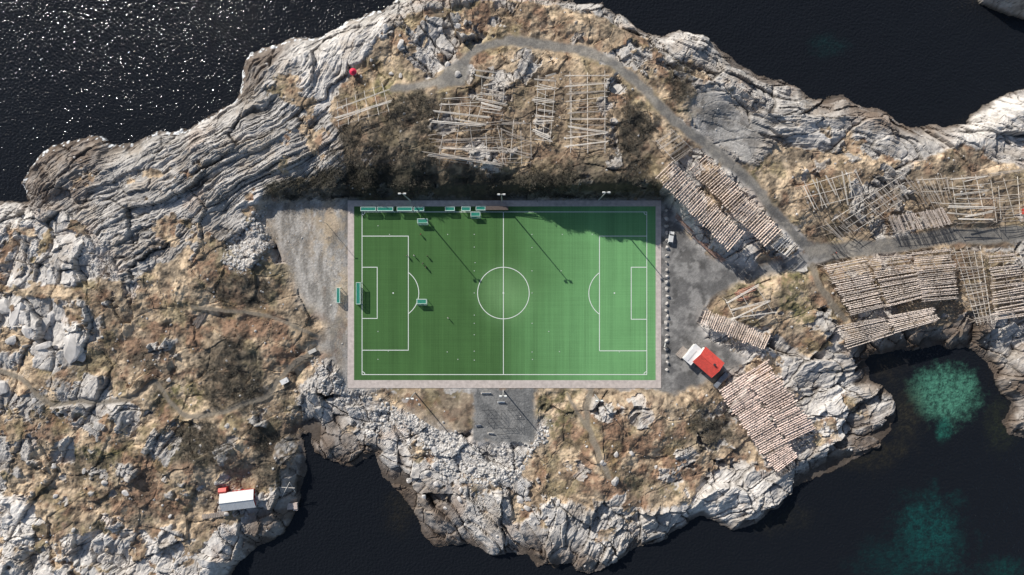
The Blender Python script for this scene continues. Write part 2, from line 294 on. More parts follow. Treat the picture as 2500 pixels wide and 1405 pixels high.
def terrain_mat(n,bs,bd,sc):
    m,nt,b=newmat(n);N=nt.nodes;L=nt.links
    at_=N.new('ShaderNodeAttribute');at_.attribute_name='cover'
    tc=N.new('ShaderNodeTexCoord')
    no=N.new('ShaderNodeTexNoise');no.inputs['Scale'].default_value=sc;no.inputs['Detail'].default_value=8;no.inputs['Roughness'].default_value=.7
    L.new(tc.outputs['Object'],no.inputs['Vector'])
    mr=N.new('ShaderNodeMapRange');mr.inputs['From Min'].default_value=.3;mr.inputs['From Max'].default_value=.7;mr.inputs['To Min'].default_value=.76;mr.inputs['To Max'].default_value=1.24
    L.new(no.outputs['Fac'],mr.inputs['Value'])
    vm=N.new('ShaderNodeVectorMath');vm.operation='SCALE';L.new(at_.outputs['Color'],vm.inputs[0]);L.new(mr.outputs[0],vm.inputs['Scale'])
    L.new(vm.outputs[0],b.inputs['Base Color']);b.inputs['Roughness'].default_value=.92;b.inputs['Specular IOR Level'].default_value=.2
    bp=N.new('ShaderNodeBump');bp.inputs['Strength'].default_value=bs;bp.inputs['Distance'].default_value=bd
    L.new(no.outputs['Fac'],bp.inputs['Height']);L.new(bp.outputs[0],b.inputs['Normal'])
    return m
M_land=terrain_mat('land',0.6,0.35,0.9);M_grav=terrain_mat('gravel',0.8,0.3,1.4)
M_road=terrain_mat('road_gravel',0.6,0.1,2.5)
def link(o): col.objects.link(o);return o
def npmesh(name,v,f,m,smooth=False):
    me=bpy.data.meshes.new(name);k=f.shape[1]
    me.vertices.add(len(v));me.vertices.foreach_set('co',v.astype(np.float32).ravel())
    me.loops.add(f.size);me.loops.foreach_set('vertex_index',f.astype(np.int32).ravel())
    me.polygons.add(len(f));me.polygons.foreach_set('loop_start',np.arange(0,f.size,k,dtype=np.int32))
    try: me.polygons.foreach_set('loop_total',np.full(len(f),k,dtype=np.int32))
    except Exception: pass
    me.polygons.foreach_set('use_smooth',np.full(len(f),smooth));
    me.update(calc_edges=True);me.materials.append(m);return me
def sub_terrain(name,sel,m,label,catg):
    q=quads[sel];u,inv=np.unique(q.ravel(),return_inverse=True)
    me=npmesh(name,allv[u],inv.reshape(-1,4),m)
    a=me.color_attributes.new('cover','FLOAT_COLOR','POINT');a.data.foreach_set('color',allc[u].astype(np.float32).ravel())
    o=link(bpy.data.objects.new(name,me));o['kind']='structure';o['label']=label;o['category']=catg;return o
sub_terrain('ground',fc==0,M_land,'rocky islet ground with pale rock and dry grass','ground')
sub_terrain('gravel_ground',fc==1,M_grav,'grey gravel clearings with straw coloured patches','gravel')
sub_terrain('road',fc==2,M_road,'worn grey gravel road and parking yard','road')
sub_terrain('footpath',fc==3,M_road,'narrow trodden footpath through dry grass','path')
sub_terrain('gravel_pad',fc==4,M_grav,'dark gravel exercise ground beside the pitch','gravel')
# water
def water():
    n=3000
    v=np.array([(-n,-n,SEA),(n,-n,SEA),(n,n,SEA),(-n,n,SEA)],float)
    m,nt,b=newmat('sea_water');N=nt.nodes;L=nt.links
    tc=N.new('ShaderNodeTexCoord')
    def noise(s,d=3,r=.5):
        no=N.new('ShaderNodeTexNoise');no.inputs['Scale'].default_value=s;no.inputs['Detail'].default_value=d;no.inputs['Roughness'].default_value=r;L.new(tc.outputs['Object'],no.inputs['Vector']);return no
    n1=noise(1.15,2,.5);n2=noise(0.10,3)
    ad=N.new('ShaderNodeMath');ad.operation='MULTIPLY_ADD';L.new(n2.outputs['Fac'],ad.inputs[0]);ad.inputs[1].default_value=1.2;L.new(n1.outputs['Fac'],ad.inputs[2])
    bp=N.new('ShaderNodeBump');bp.inputs['Strength'].default_value=1.0;bp.inputs['Distance'].default_value=0.34
    L.new(ad.outputs[0],bp.inputs['Height']);L.new(bp.outputs[0],b.inputs['Normal'])
    b.inputs['Roughness'].default_value=.07;b.inputs['IOR'].default_value=1.33
    base=N.new('ShaderNodeRGB');base.outputs[0].default_value=(.0100,.0115,.0145,1);cur=base.outputs[0]
    n3=noise(0.16,8,.75);n4=noise(0.7,5,.7)
    for (px,py,rx,ry,c,amt,ns) in [(2308,962,106,90,(.075,.225,.155),1,1.6),(2303,1048,26,40,(.022,.12,.09),.8,1.6),(2270,1310,120,140,(.010,.075,.07),.75,2.2),(2180,1370,130,80,(.008,.04,.04),.6,2.2),(2025,112,60,38,(.009,.035,.036),.5,2.2),(2450,1390,90,40,(.008,.055,.05),.6,2.2),(2215,1010,70,100,(.04,.036,.024),.7,2.0),(2120,1110,110,60,(.034,.03,.02),.7,2.0),(2440,1040,60,90,(.03,.035,.02),.6,2.0),(2160,890,80,50,(.035,.03,.022),.7,2.0),(1900,1270,110,50,(.03,.028,.02),.5,2.0),(980,1240,60,90,(.03,.026,.018),.5,2.0)]:
        x,y=W(px,py,SEA)
        mp=N.new('ShaderNodeMapping');mp.vector_type='POINT'
        mp.inputs['Scale'].default_value=(S/rx,S/ry,0);mp.inputs['Location'].default_value=(-x*S/rx,-y*S/ry,0)
        L.new(tc.outputs['Object'],mp.inputs['Vector'])
        ln=N.new('ShaderNodeVectorMath');ln.operation='LENGTH';L.new(mp.outputs[0],ln.inputs[0])
        a=N.new('ShaderNodeMath');a.operation='MULTIPLY_ADD';L.new(n3.outputs['Fac'],a.inputs[0]);a.inputs[1].default_value=ns;L.new(ln.outputs['Value'],a.inputs[2])
        mr=N.new('ShaderNodeMapRange');mr.interpolation_type='SMOOTHSTEP';mr.inputs['From Min'].default_value=ns/2+1.05;mr.inputs['From Max'].default_value=ns/2+(.42 if ns<2 else .05);mr.inputs['To Min'].default_value=0;mr.inputs['To Max'].default_value=amt
        L.new(a.outputs[0],mr.inputs['Value'])
        q=N.new('ShaderNodeMapRange');q.inputs['From Min'].default_value=.38;q.inputs['From Max'].default_value=.6;q.inputs['To Min'].default_value=.25;q.inputs['To Max'].default_value=1.1;L.new(n4.outputs['Fac'],q.inputs['Value'])
        mu=N.new('ShaderNodeMath');mu.operation='MULTIPLY';mu.use_clamp=True;L.new(mr.outputs[0],mu.inputs[0]);L.new(q.outputs[0],mu.inputs[1])
        mx=N.new('ShaderNodeMixRGB');L.new(mu.outputs[0],mx.inputs[0]);L.new(cur,mx.inputs[1]);mx.inputs[2].default_value=c+(1,);cur=mx.outputs[0]
    L.new(cur,b.inputs['Base Color'])
    o=link(bpy.data.objects.new('sea',npmesh('sea',v,np.array([[0,1,2,3]]),m)));o['kind']='structure';o['label']='dark rippled sea around the islets';o['category']='sea'
water()
# ------------------------------------------------------------ mesh builder
class MB:
    def __init__(s): s.v=[];s.f=[]
    def box(s,c,d,R=None):
        b=len(s.v)
        for dz in(-1,1):
            for dx_,dy_ in((-1,-1),(1,-1),(1,1),(-1,1)):
                p=Vector((dx_*d[0]/2,dy_*d[1]/2,dz*d[2]/2))
                if R is not None:p=R@p
                s.v.append(tuple(p+Vector(c)))
        for q in((3,2,1,0),(4,5,6,7),(0,1,5,4),(1,2,6,5),(2,3,7,6),(3,0,4,7)): s.f.append([b+i for i in q])
        return s
    def beam(s,p,q,r,r2=None,n=5):
        p=Vector(p);q=Vector(q);r2=r if r2 is None else r2
        R=(q-p).to_track_quat('Z','Y').to_matrix();b=len(s.v)
        for (o,rr) in((p,r),(q,r2)):
            for k in range(n):
                a=2*math.pi*k/n;s.v.append(tuple(o+R@Vector((rr*math.cos(a),rr*math.sin(a),0))))
        for k in range(n): s.f.append([b+k,b+(k+1)%n,b+n+(k+1)%n,b+n+k])
        s.f.append([b+k for k in range(n)][::-1]);s.f.append([b+n+k for k in range(n)]);return s
    def poly(s,pts,faces):
        b=len(s.v);s.v+= [tuple(p) for p in pts]
        for f in faces:s.f.append([b+i for i in f])
        return s
    def mesh(s,name,m,smooth=False):
        me=bpy.data.meshes.new(name);me.from_pydata(s.v,[],s.f);me.materials.append(m)
        if smooth:
            for p in me.polygons:p.use_smooth=True
        me.update();return me
def thing(name,label,catg,loc=(0,0,0),rot=0.0,me=None,group=None):
    o=link(bpy.data.objects.new(name,me));o.location=loc;o.rotation_euler=(0,0,rot);o['label']=label;o['category']=catg
    if group:o['group']=group
    return o
def part(par,name,me,label=None):
    o=link(bpy.data.objects.new(name,me));o.parent=par
    if label:o['label']=label
    return o
# ------------------------------------------------------------ pitch
def rect(x0,y0,x1,y1,z):
    a=W(x0,y1);b=W(x1,y0);return [(a[0],a[1],z),(b[0],a[1],z),(b[0],b[1],z),(a[0],b[1],z)]
M_pave=mat('pale_paving',(.57,.495,.45),.9,.8,.22,.2)
mb=MB()
O=rect(849,490,1614,948,.03);I=rect(865,505,1600,928,.03)
mb.poly(O+I,[(0,1,5,4),(1,2,6,5),(2,3,7,6),(3,0,4,7)])
Ob=[(x,y,-.3) for x,y,z in O];mb.poly(O+Ob,[(4,5,1,0),(5,6,2,1),(6,7,3,2),(7,4,0,3)])
o=link(bpy.data.objects.new('pavement',mb.mesh('pavement',M_pave)));o['kind']='structure';o['label']='pale paved strip framing the football pitch';o['category']='pavement'
def turfmat():
    m,nt,b=newmat('artificial_turf');N=nt.nodes;L=nt.links
    tc=N.new('ShaderNodeTexCoord')
    def nz(sx,sy,d=3,r=.5):
        mp=N.new('ShaderNodeMapping');mp.inputs['Scale'].default_value=(sx,sy,1);L.new(tc.outputs['Object'],mp.inputs['Vector'])
        no=N.new('ShaderNodeTexNoise');no.inputs['Scale'].default_value=1;no.inputs['Detail'].default_value=d;no.inputs['Roughness'].default_value=r;L.new(mp.outputs[0],no.inputs['Vector']);return no.outputs['Fac']
    def mr(v,a,b_,c,d,s=False):
        q=N.new('ShaderNodeMapRange');q.inputs['From Min'].default_value=a;q.inputs['From Max'].default_value=b_;q.inputs['To Min'].default_value=c;q.inputs['To Max'].default_value=d
        if s:q.interpolation_type='SMOOTHSTEP'
        L.new(v,q.inputs['Value']);return q.outputs[0]
    def ma(op,a,b_):
        q=N.new('ShaderNodeMath');q.operation=op
        for i,x in enumerate((a,b_)):
            if isinstance(x,(int,float)):q.inputs[i].default_value=x
            else:L.new(x,q.inputs[i])
        return q.outputs[0]
    sx=N.new('ShaderNodeSeparateXYZ');L.new(tc.outputs['Object'],sx.inputs[0])
    big=ma('MULTIPLY',ma('SUBTRACT',nz(.03,.03,2),.5),22.0)
    lay_sheen=mr(ma('ADD',ma('ADD',sx.outputs[0],big),ma('MULTIPLY',ma('SUBTRACT',nz(.25,.02,2),.5),9.0)),-12,36,0,1,True)
    vs=ma('SUBTRACT',nz(2.2,.03,3,.6),.5);hs=ma('SUBTRACT',nz(.03,2.6,3,.6),.5);ws=ma('SUBTRACT',nz(.3,.004,2),.5)
    fine=ma('SUBTRACT',nz(3,3,3),.5);bl=ma('SUBTRACT',nz(.08,.08,4,.6),.5)
    v=ma('ADD',ma('ADD',ma('ADD',ma('MULTIPLY',vs,.5),ma('MULTIPLY',hs,.36)),ma('ADD',ma('MULTIPLY',ws,.5),ma('MULTIPLY',fine,.3))),ma('MULTIPLY',bl,.35))
    mx=N.new('ShaderNodeMixRGB');L.new(lay_sheen,mx.inputs[0]);mx.inputs[1].default_value=(.064,.150,.046,1);mx.inputs[2].default_value=(.165,.375,.150,1)  # sun sheen on the fibre lay painted as lighter green to the right
    cx,cy=W(1235,716)
    mp=N.new('ShaderNodeMapping');mp.inputs['Location'].default_value=(-cx,-cy,0);L.new(tc.outputs['Object'],mp.inputs['Vector'])
    ln=N.new('ShaderNodeVectorMath');ln.operation='LENGTH';L.new(mp.outputs[0],ln.inputs[0])
    sp=mr(ln.outputs['Value'],0,15,.65,0,True)
    mx2=N.new('ShaderNodeMixRGB');L.new(sp,mx2.inputs[0]);L.new(mx.outputs[0],mx2.inputs[1]);mx2.inputs[2].default_value=(.20,.37,.16,1)
    vm=N.new('ShaderNodeVectorMath');vm.operation='SCALE';L.new(mx2.outputs[0],vm.inputs[0]);L.new(ma('ADD',v,1.0),vm.inputs['Scale'])
    L.new(vm.outputs[0],b.inputs['Base Color']);b.inputs['Roughness'].default_value=.85;b.inputs['Specular IOR Level'].default_value=.2
    return m
o=link(bpy.data.objects.new('football_pitch',MB().poly(rect(864.5,504.5,1600.5,928.5,.045),[(0,1,2,3)]).mesh('football_pitch',turfmat())));o['kind']='structure';o['label']='green artificial turf football pitch';o['category']='football pitch'
mb=MB();lw=1.6;Zm=.06
def hl(x0,x1,y): mb.poly(rect(x0,y-lw/2,x1,y+lw/2,Zm),[(0,1,2,3)])
def vl(x,y0,y1): mb.poly(rect(x-lw/2,y0+lw/2,x+lw/2,y1-lw/2,Zm),[(0,1,2,3)])
hl(883.3,1579.7,518);hl(883.3,1579.7,915);vl(884,518,915);vl(1579,518,915);vl(1229,518,915)
hl(884.7,997.7,577);hl(884.7,997.7,855.5);vl(997,577,855.5)
hl(884.7,921.7,653);hl(884.7,921.7,778);vl(921,653,778)
hl(1463.3,1578.3,577);hl(1463.3,1578.3,857);vl(1463.5,577,857)
hl(1540.3,1578.3,653);hl(1540.3,1578.3,780);vl(1541,653,780)
def arc(cx,cy,r,a0,a1,n=64):
    pts=[];fs=[]
    for k in range(n+1):
        a=math.radians(a0+(a1-a0)*k/n)
        for rr in(r-lw/2,r+lw/2):
            x,y=W(cx+rr*math.cos(a),cy-rr*math.sin(a));pts.append((x,y,Zm+.006))
    for k in range(n):fs.append((2*k,2*k+1,2*k+3,2*k+2))
    mb.poly(pts,fs)
arc(1229,716,63,0,360,96);arc(960,716,62.5,-53.5,53.5,30);arc(1500,717,62.5,126,234,30)
for a in((884,518,-90,0),(884,915,0,90),(1579,518,180,270),(1579,915,90,180)):arc(a[0],a[1],7,a[2],a[3],8)
arc(1229,716,1.2,0,360,12);arc(960,716,1.0,0,360,12);arc(1500,716,1.0,0,360,12)
M_line=mat('line_paint',(.80,.83,.78),.8,4,.08)
o=link(bpy.data.objects.new('pitch_markings',mb.mesh('pitch_markings',M_line)));o['kind']='structure';o['label']='white football pitch markings on green turf';o['category']='pitch markings'
# ------------------------------------------------------------ goals
M_goal=mat('goal_frame_paint',(.74,.86,.80),.5,3,.08);M_net=mat('green_net',(.02,.30,.22),.7,5,.15)
M_dark=mat('dark_metal',(.05,.05,.055),.5,3,.2);M_galv=mat('galvanised_steel',(.5,.5,.5),.4,3,.1,metal=.3)
def goal(px,py,w,dep,hgt,rot,label,z=.05):
    x,y,_=at(px,py);g_=thing('football_goal',label,'football goal',(x,y,z),rot,group='football goals on the pitch')
    r=.10
    for sx_ in(-1,1):
        part(g_,'post',MB().beam((sx_*w/2,-dep/2,0),(sx_*w/2,-dep/2,hgt),r,n=6).mesh('post',M_goal))
        part(g_,'side_frame',MB().beam((sx_*w/2,-dep/2,.06),(sx_*w/2,dep/2,.06),r*.8).beam((sx_*w/2,dep/2,.06),(sx_*w/2,dep*.25,hgt),r*.7).beam((sx_*w/2,-dep/2,hgt),(sx_*w/2,dep*.25,hgt),r*.8).mesh('side_frame',M_goal))
    part(g_,'crossbar',MB().beam((-w/2,-dep/2,hgt),(w/2,-dep/2,hgt),r,n=6).mesh('crossbar',M_goal))
    part(g_,'ground_bar',MB().beam((-w/2,dep/2,.06),(w/2,dep/2,.06),r).mesh('ground_bar',M_goal))
    part(g_,'rear_bar',MB().beam((-w/2,dep*.25,hgt),(w/2,dep*.25,hgt),r*.7).mesh('rear_bar',M_goal))
    nb=MB();t=.035
    k=int(w/.14)
    prof=[(-dep/2,hgt-.03),(dep*.25,hgt-.03),(dep/2,.05)]
    for i in range(k+1):
        xx=-w/2+w*i/k
        for a in(0,1):
            p,q=prof[a],prof[a+1]
            nb.poly([(xx-t,p[0],p[1]),(xx+t,p[0],p[1]),(xx+t,q[0],q[1]),(xx-t,q[0],q[1])],[(0,1,2,3)])
    for a in(0,1):
        p,q=prof[a],prof[a+1];L_=math.hypot(q[0]-p[0],q[1]-p[1]);kk=max(3,int(L_/.14))
        for j in range(kk+1):
            f=j/kk;yy=p[0]+(q[0]-p[0])*f;zz=p[1]+(q[1]-p[1])*f+.012
            dyy=(q[0]-p[0])/L_*t;dzz=(q[1]-p[1])/L_*t
            nb.poly([(-w/2,yy-dyy,zz-dzz),(w/2,yy-dyy,zz-dzz),(w/2,yy+dyy,zz+dzz),(-w/2,yy+dyy,zz+dzz)],[(0,1,2,3)])
    part(g_,'net',nb.mesh('net',M_net))
    return g_
for(px,w)in((902,5.2),(943,5.4),(990,5.2),(1024.5,3.4)):goal(px,511,w,1.7,2.0,0,'mint framed goal with green net parked on the sideline')
for(px,py,w)in((1099.5,510.5,3.2),(1138.5,510.5,3.0),(1174,509,3.2)):goal(px,py,w,1.7,1.8,0,'small mint framed goal parked on the sideline')
goal(1161.5,526.5,3.2,1.9,1.8,math.pi,'small green netted goal standing on the turf')
goal(1033,543,3.4,1.9,1.9,math.pi,'small green netted goal standing on the turf')
goal(1031,738,3.3,2.0,1.9,math.pi,'small goal with white frame inside the penalty arc')
goal(877,716.5,7.5,1.9,2.44,math.pi/2,'full size goal with green net on the goal line')
goal(828,721.5,5.2,1.5,2.0,math.pi/2,'training goal standing on gravel beside the pitch',z=.02)
x,y,_=at(1214,511);dg=thing('team_shelter','long low brown team shelter beside the touchline','shelter',(x,y,.05))
M_wood=mat('brown_wood',(.16,.105,.075),.8,2,.3);M_plex=mat('shelter_panel',(.13,.10,.085),.4,2,.2)
part(dg,'roof',MB().box((0,.1,1.95),(7.8,1.3,.08)).mesh('roof',M_plex));part(dg,'back_wall',MB().box((0,.72,1),(7.8,.06,1.8)).mesh('back_wall',M_plex))
part(dg,'bench',MB().box((0,.35,.45),(7.4,.45,.08)).box((-3,.35,.2),(.08,.4,.4)).box((3,.35,.2),(.08,.4,.4)).mesh('bench',M_wood))
for s_ in(-1,1):part(dg,'side_wall',MB().box((s_*3.87,.1,.98),(.06,1.16,1.82)).mesh('side_wall',M_plex))
# ------------------------------------------------------------ masts
M_lamp=mat('lamp_housing',(.75,.75,.73),.5,3,.05)
def mast(px,py,hh,heads,label,toprel=True):
    x,y,z=at(px,py,hh if toprel else 0)
    m_=thing('floodlight_mast' if heads>1 else 'lamp_pole',label,'floodlight mast' if heads>1 else 'lamp pole',(x,y,z-.05),group='floodlight masts round the pitch' if heads>1 else 'lamp poles')
    part(m_,'pole',MB().beam((0,0,0),(0,0,hh),.24 if heads>1 else .1,.14 if heads>1 else .06,n=8).mesh('pole',M_galv))
    if heads>1:
        part(m_,'crossarm',MB().beam((-1.1,0,hh+.05),(1.1,0,hh+.05),.09).mesh('crossarm',M_galv))
        for k in range(heads):
            xx=-0.85+1.7*k/(heads-1)
            part(m_,'floodlight',MB().box((xx,-.1,hh+.42),(.85,.35,.62),Matrix.Rotation(.5,3,'X')).box((xx,-.02,hh+.15),(.12,.12,.25)).mesh('floodlight',M_lamp))
    else:part(m_,'lamp_head',MB().box((.35,0,hh),(.9,.25,.14)).mesh('lamp_head',M_lamp))
for p in((982,473),(1224,475),(1480,470)):mast(p[0],p[1],20,2,'tall floodlight mast with two lamps at the cliff foot')
for p in((1228,967),(1463,978),(1001,973)):mast(p[0],p[1],12,2,'floodlight mast with paired lamps below the pitch')
mast(797,546,9,1,'slim lamp pole on the gravel lot',False)
# ------------------------------------------------------------ drying racks
M_pole=mat('weathered_pole',(.58,.51,.44),.85,1.5,.25,0,.28);M_polew=mat('bleached_pole',(.80,.74,.66),.85,1.5,.2,0,.22)
M_post=mat('grey_timber',(.36,.31,.27),.9,2,.3)
M_fish=mat('drying_fish',(.68,.585,.51),.8,6,.45,0,.30);M_fish2=mat('reddish_drying_fish',(.80,.64,.56),.8,6,.4,0,.30)
M_fish3=mat('brownish_drying_fish',(.76,.62,.52),.8,6,.4,0,.3)
def fishrow(seed,m):
    r=random.Random(seed);b=MB().beam((-.5,0,0),(.5,0,0),.055)
    n=30
    for k in range(n):
        if r.random()<.16:continue
        xx=-.49+.98*(k+.5)/n+r.uniform(-.005,.005);w=.010+r.random()*.006
        for s_ in(-1,1):
            l=r.uniform(.45,.8);o_=r.uniform(.10,.27);zt=.10+r.uniform(-.04,.10)
            b.poly([(xx-w*.5,0,zt),(xx+w*.5,0,zt),(xx+w,s_*o_,-.08),(xx-w,s_*o_,-.08),(xx+w*.4,s_*o_*.9,-l),(xx-w*.4,s_*o_*.9,-l)],[(0,1,2,3),(3,2,4,5)] if s_<0 else [(1,0,3,2),(2,3,5,4)])
    return b.mesh('laden_pole',m)
ROW={'fish':[fishrow(i,M_fish) for i in range(6)],'red':[fishrow(20+i,M_fish2) for i in range(6)],'brown':[fishrow(30+i,M_fish3) for i in range(6)]}
def barepole(seed,m,n,r0=.10):
    r=random.Random(seed);b=MB()
    for k in range(n):
        o_=(k-(n-1)/2)*.26
        b.beam((-.5+r.uniform(-.05,.03),o_+r.uniform(-.08,.08),0),(.5+r.uniform(-.03,.05),o_+r.uniform(-.08,.08),r.uniform(0,.05)),r0,r0*.7)
    return b.mesh('bare_pole',m)
ROW['bare']=[barepole(i,M_polew,(1,2,3,2,3,1)[i],.09) for i in range(6)]
ROW['thin']=[barepole(40+i,M_pole,(1,1,2,1,1,2)[i],.075) for i in range(6)]
def rack(kind,A,B,Cc,D,n,hh,label,drop=0.0,jit=.1,rails=3,tr=None,group='wooden fish drying racks',ang=0.0,railw=.08,rag=.05):
    P4=[]
    for q in(A,B,Cc,D):
        x,y,z=at(q[0],q[1],hh);P4.append(Vector((x,y,0)))
    cen=sum(P4,Vector())/4
    gs=[ground(p.x,p.y) for p in P4]+[ground(cen.x,cen.y)]
    zb=sorted(gs)[2];top=[max(g_*.5+zb*.5,g_-hh*.4)+hh for g_ in gs[:4]]
    for p,t in zip(P4,top):p.z=t
    R_=thing('drying_rack',label,'fish drying rack',(cen.x,cen.y,zb),0,group=group)
    org=Vector((cen.x,cen.y,zb))
    def bl(u,v):return (P4[0]*(1-u)+P4[1]*u)*(1-v)+(P4[3]*(1-u)+P4[2]*u)*v-org
    Ln=((P4[3]-P4[0]).length+(P4[2]-P4[1]).length)/2
    wr=rag>.1
    nt_=tr or max(2,int(Ln/6)+1)
    for k in range(nt_):
        v=.03+.94*k/(nt_-1);b=MB()
        for u in(.06,.5,.94) if rails>2 else(.06,.94):
            p=bl(u,v);w=p+org;g_=ground(w.x,w.y)-zb-.2
            dv=(bl(u,min(1,v+.04))-bl(u,v-.04 if v>.04 else 0)).normalized()*1.1
            b.beam((p.x+dv.x,p.y+dv.y,g_),(p.x-dv.x*.12,p.y-dv.y*.12,p.z+.05),.10,.07)
            b.beam((p.x-dv.x,p.y-dv.y,g_),(p.x+dv.x*.12,p.y+dv.y*.12,p.z+.05),.10,.07)
        a=bl(.04,v);c=bl(.96,v);b.beam(a-Vector((0,0,.25)),c-Vector((0,0,.25)),.08)
        part(R_,'trestle',b.mesh('trestle',M_post))
    for k in range(rails):
        u=.05+.9*k/(rails-1);us=random.uniform(-.05,.05) if wr else 0
        a=bl(u+us,-.01-random.random()*.03+(random.random()*.3 if wr else 0));c=bl(u-us,1.01+random.random()*.03-(random.random()*.3 if wr else 0));b=MB().beam(a-Vector((0,0,.08)),c-Vector((0,0,.08)),railw,railw*.9)
        part(R_,'rail',b.mesh('rail',M_polew if kind in('bare','thin') else M_post))
    s1=random.random()*9;s2=random.random()*9
    for k in range(n):
        if random.random()<drop:continue
        v=(k+.5)/n+random.uniform(-jit,jit)/n
        v2=v+random.uniform(-jit,jit)*2.0/n+ang
        u0=math.sin(k*.9+s1)*rag*.5+random.uniform(-rag,rag*.8);u1=1+math.sin(k*.7+s2)*rag*.5+random.uniform(-rag*.8,rag)
        if wr and random.random()<.4:
            if random.random()<.5:u0+=random.uniform(.2,.5)
            else:u1-=random.uniform(.2,.5)
        p=bl(u0,v);q=bl(u1,min(1.03,v2));mid=(p+q)/2;dv=q-p
        me=random.choice(ROW[kind]);o=part(R_,'drying_pole',me)
        o.location=mid+Vector((0,0,.08+random.uniform(0,.12)-(random.random()*.8 if wr and random.random()<.2 else 0)))
        o.rotation_mode='QUATERNION';qt=dv.to_track_quat('X','Z');o.rotation_quaternion=qt
        o.scale=(dv.length,random.uniform(.85,1.2),random.uniform(.8,1.15))
    return R_
Ld='weathered wooden rack densely hung with drying cod'
rack('brown',(1602,431),(1644,392),(1813,572),(1774,617),41,4.2,Ld+' beside the gravel road',rag=.06,jit=.14)
rack('brown',(1683,413),(1725,377),(1907,563),(1867,604),41,4.6,Ld+' beside the gravel road',rag=.06,jit=.14)
rack('bare',(1880,600),(1915,570),(1950,600),(1922,630),7,4,'end bay of a rack with pale bare poles')
rack('thin',(1600,345),(1640,315),(1690,370),(1650,400),12,4,'thin bare rack on the dark shaded slope',rails=2,jit=.4)
rack('fish',(2005,648),(2112,628),(2163,753),(2080,772),27,4.2,Ld+' on the headland',jit=.25,rag=.06)
rack('fish',(2116,630),(2220,622),(2284,722),(2168,752),26,4.4,Ld+' on the headland',jit=.25,rag=.06)
rack('fish',(2224,616),(2325,606),(2338,730),(2252,738),25,4.6,Ld+' on the headland',jit=.25,rag=.06)
rack('fish',(2042,796),(2160,774),(2180,816),(2068,853),12,4,Ld+' above the rocky shore',jit=.25,rag=.06)
rack('fish',(2164,772),(2282,750),(2286,786),(2183,815),10,4,Ld+' above the rocky shore',jit=.25,rag=.06)
rack('brown',(1708,792),(1722,757),(1882,822),(1868,856),32,3.2,'short rack of hung cod near the red roofed house',rag=.08)
rack('red',(1755,955),(1812,916),(1922,1083),(1862,1112),36,4,'reddish rack densely hung with cod above the shore',rag=.08)
rack('red',(1814,914),(1872,880),(1994,1048),(1925,1082),36,4.2,'reddish rack densely hung with cod above the shore',rag=.08)
rack('red',(1864,1114),(1926,1082),(1946,1118),(1896,1157),10,4,'short lower bay of a reddish cod rack',rag=.08)
rack('thin',(2328,612),(2398,606),(2422,782),(2380,790),24,4.2,'half filled rack with bare grey poles',drop=.2,jit=.3,rails=5)
rack('fish',(2412,622),(2480,615),(2520,770),(2428,786),29,4.2,'open sided rack with rows of drying cod',drop=.12,jit=.3)
rack('thin',(2484,612),(2580,604),(2610,765),(2524,772),24,4.2,'half filled rack with bare grey poles',drop=.15,jit=.3,rails=4)
rack('bare',(1170,168),(1236,174),(1230,278),(1176,275),12,3.5,'open rack with bleached bare poles on the grassy hill',drop=.05,jit=.6,rails=3,rag=.15)
rack('bare',(1070,238),(1180,246),(1172,305),(1066,300),7,3.5,'open rack with scattered pale poles on the hill',jit=.9,rails=5,rag=.15)
rack('thin',(1078,312),(1228,292),(1236,405),(1062,385),13,3.5,'sagging open rack with scattered pale poles',jit=.9,rails=5,rag=.2)
rack('bare',(1075,345),(1225,345),(1232,415),(1062,390),6,3.2,'low leaning rack of pale poles',jit=.7,rails=3,rag=.2,drop=.1)
rack('thin',(1225,290),(1300,300),(1300,400),(1220,400),9,3.3,'open rack with thin grey poles in scrub',drop=.1,jit=1.0,rails=4,rag=.2)
rack('bare',(1312,186),(1358,188),(1346,350),(1304,342),20,3.5,'narrow rack with rows of short pale poles',jit=.6,rails=3,rag=.14)
rack('bare',(1386,183),(1480,183),(1483,368),(1389,368),9,3.8,'open square rack with bundled pale poles',jit=.35,rails=3,rag=.06)
rack('thin',(1389,200),(1480,200),(1483,360),(1392,360),11,3.3,'lower tier of an open pole rack',jit=.5,rails=2)
rack('bare',(818,252),(940,205),(955,268),(820,312),3,4,'small open rack of long poles on the cliff edge',rails=6,jit=.4)
rack('bare',(1952,452),(1975,514),(2112,478),(2096,416),13,3.6,'open rack with steep pale poles on dry grass',drop=.2,jit=.5,rails=3,rag=.12)
rack('thin',(2003,553),(2045,592),(2243,468),(2212,420),40,3.8,'long thin pole rack on the grassy slope',drop=.18,jit=.6,rails=4,rag=.11)
rack('fish',(2168,530),(2182,570),(2326,548),(2305,508),32,3.6,Ld+' beside the road',drop=.08,jit=.3,rag=.08)
rack('thin',(2225,440),(2260,500),(2330,500),(2310,430),14,3.6,'sparse bare rack on the slope',drop=.15,jit=.6,rails=3,rag=.14)
rack('bare',(2318,432),(2420,424),(2440,545),(2336,550),13,3.8,'open rack with pale poles above the road',drop=.25,jit=.6,rails=4,rag=.14)
rack('thin',(2422,424),(2560,410),(2580,535),(2442,545),18,3.8,'open rack with thin poles above the road',drop=.2,jit=.6,rails=6,rag=.12)
rack('bare',(1768,735),(1852,700),(1892,762),(1795,790),4,3,'small leftover frame of bare poles in grass',jit=.6,rails=3)
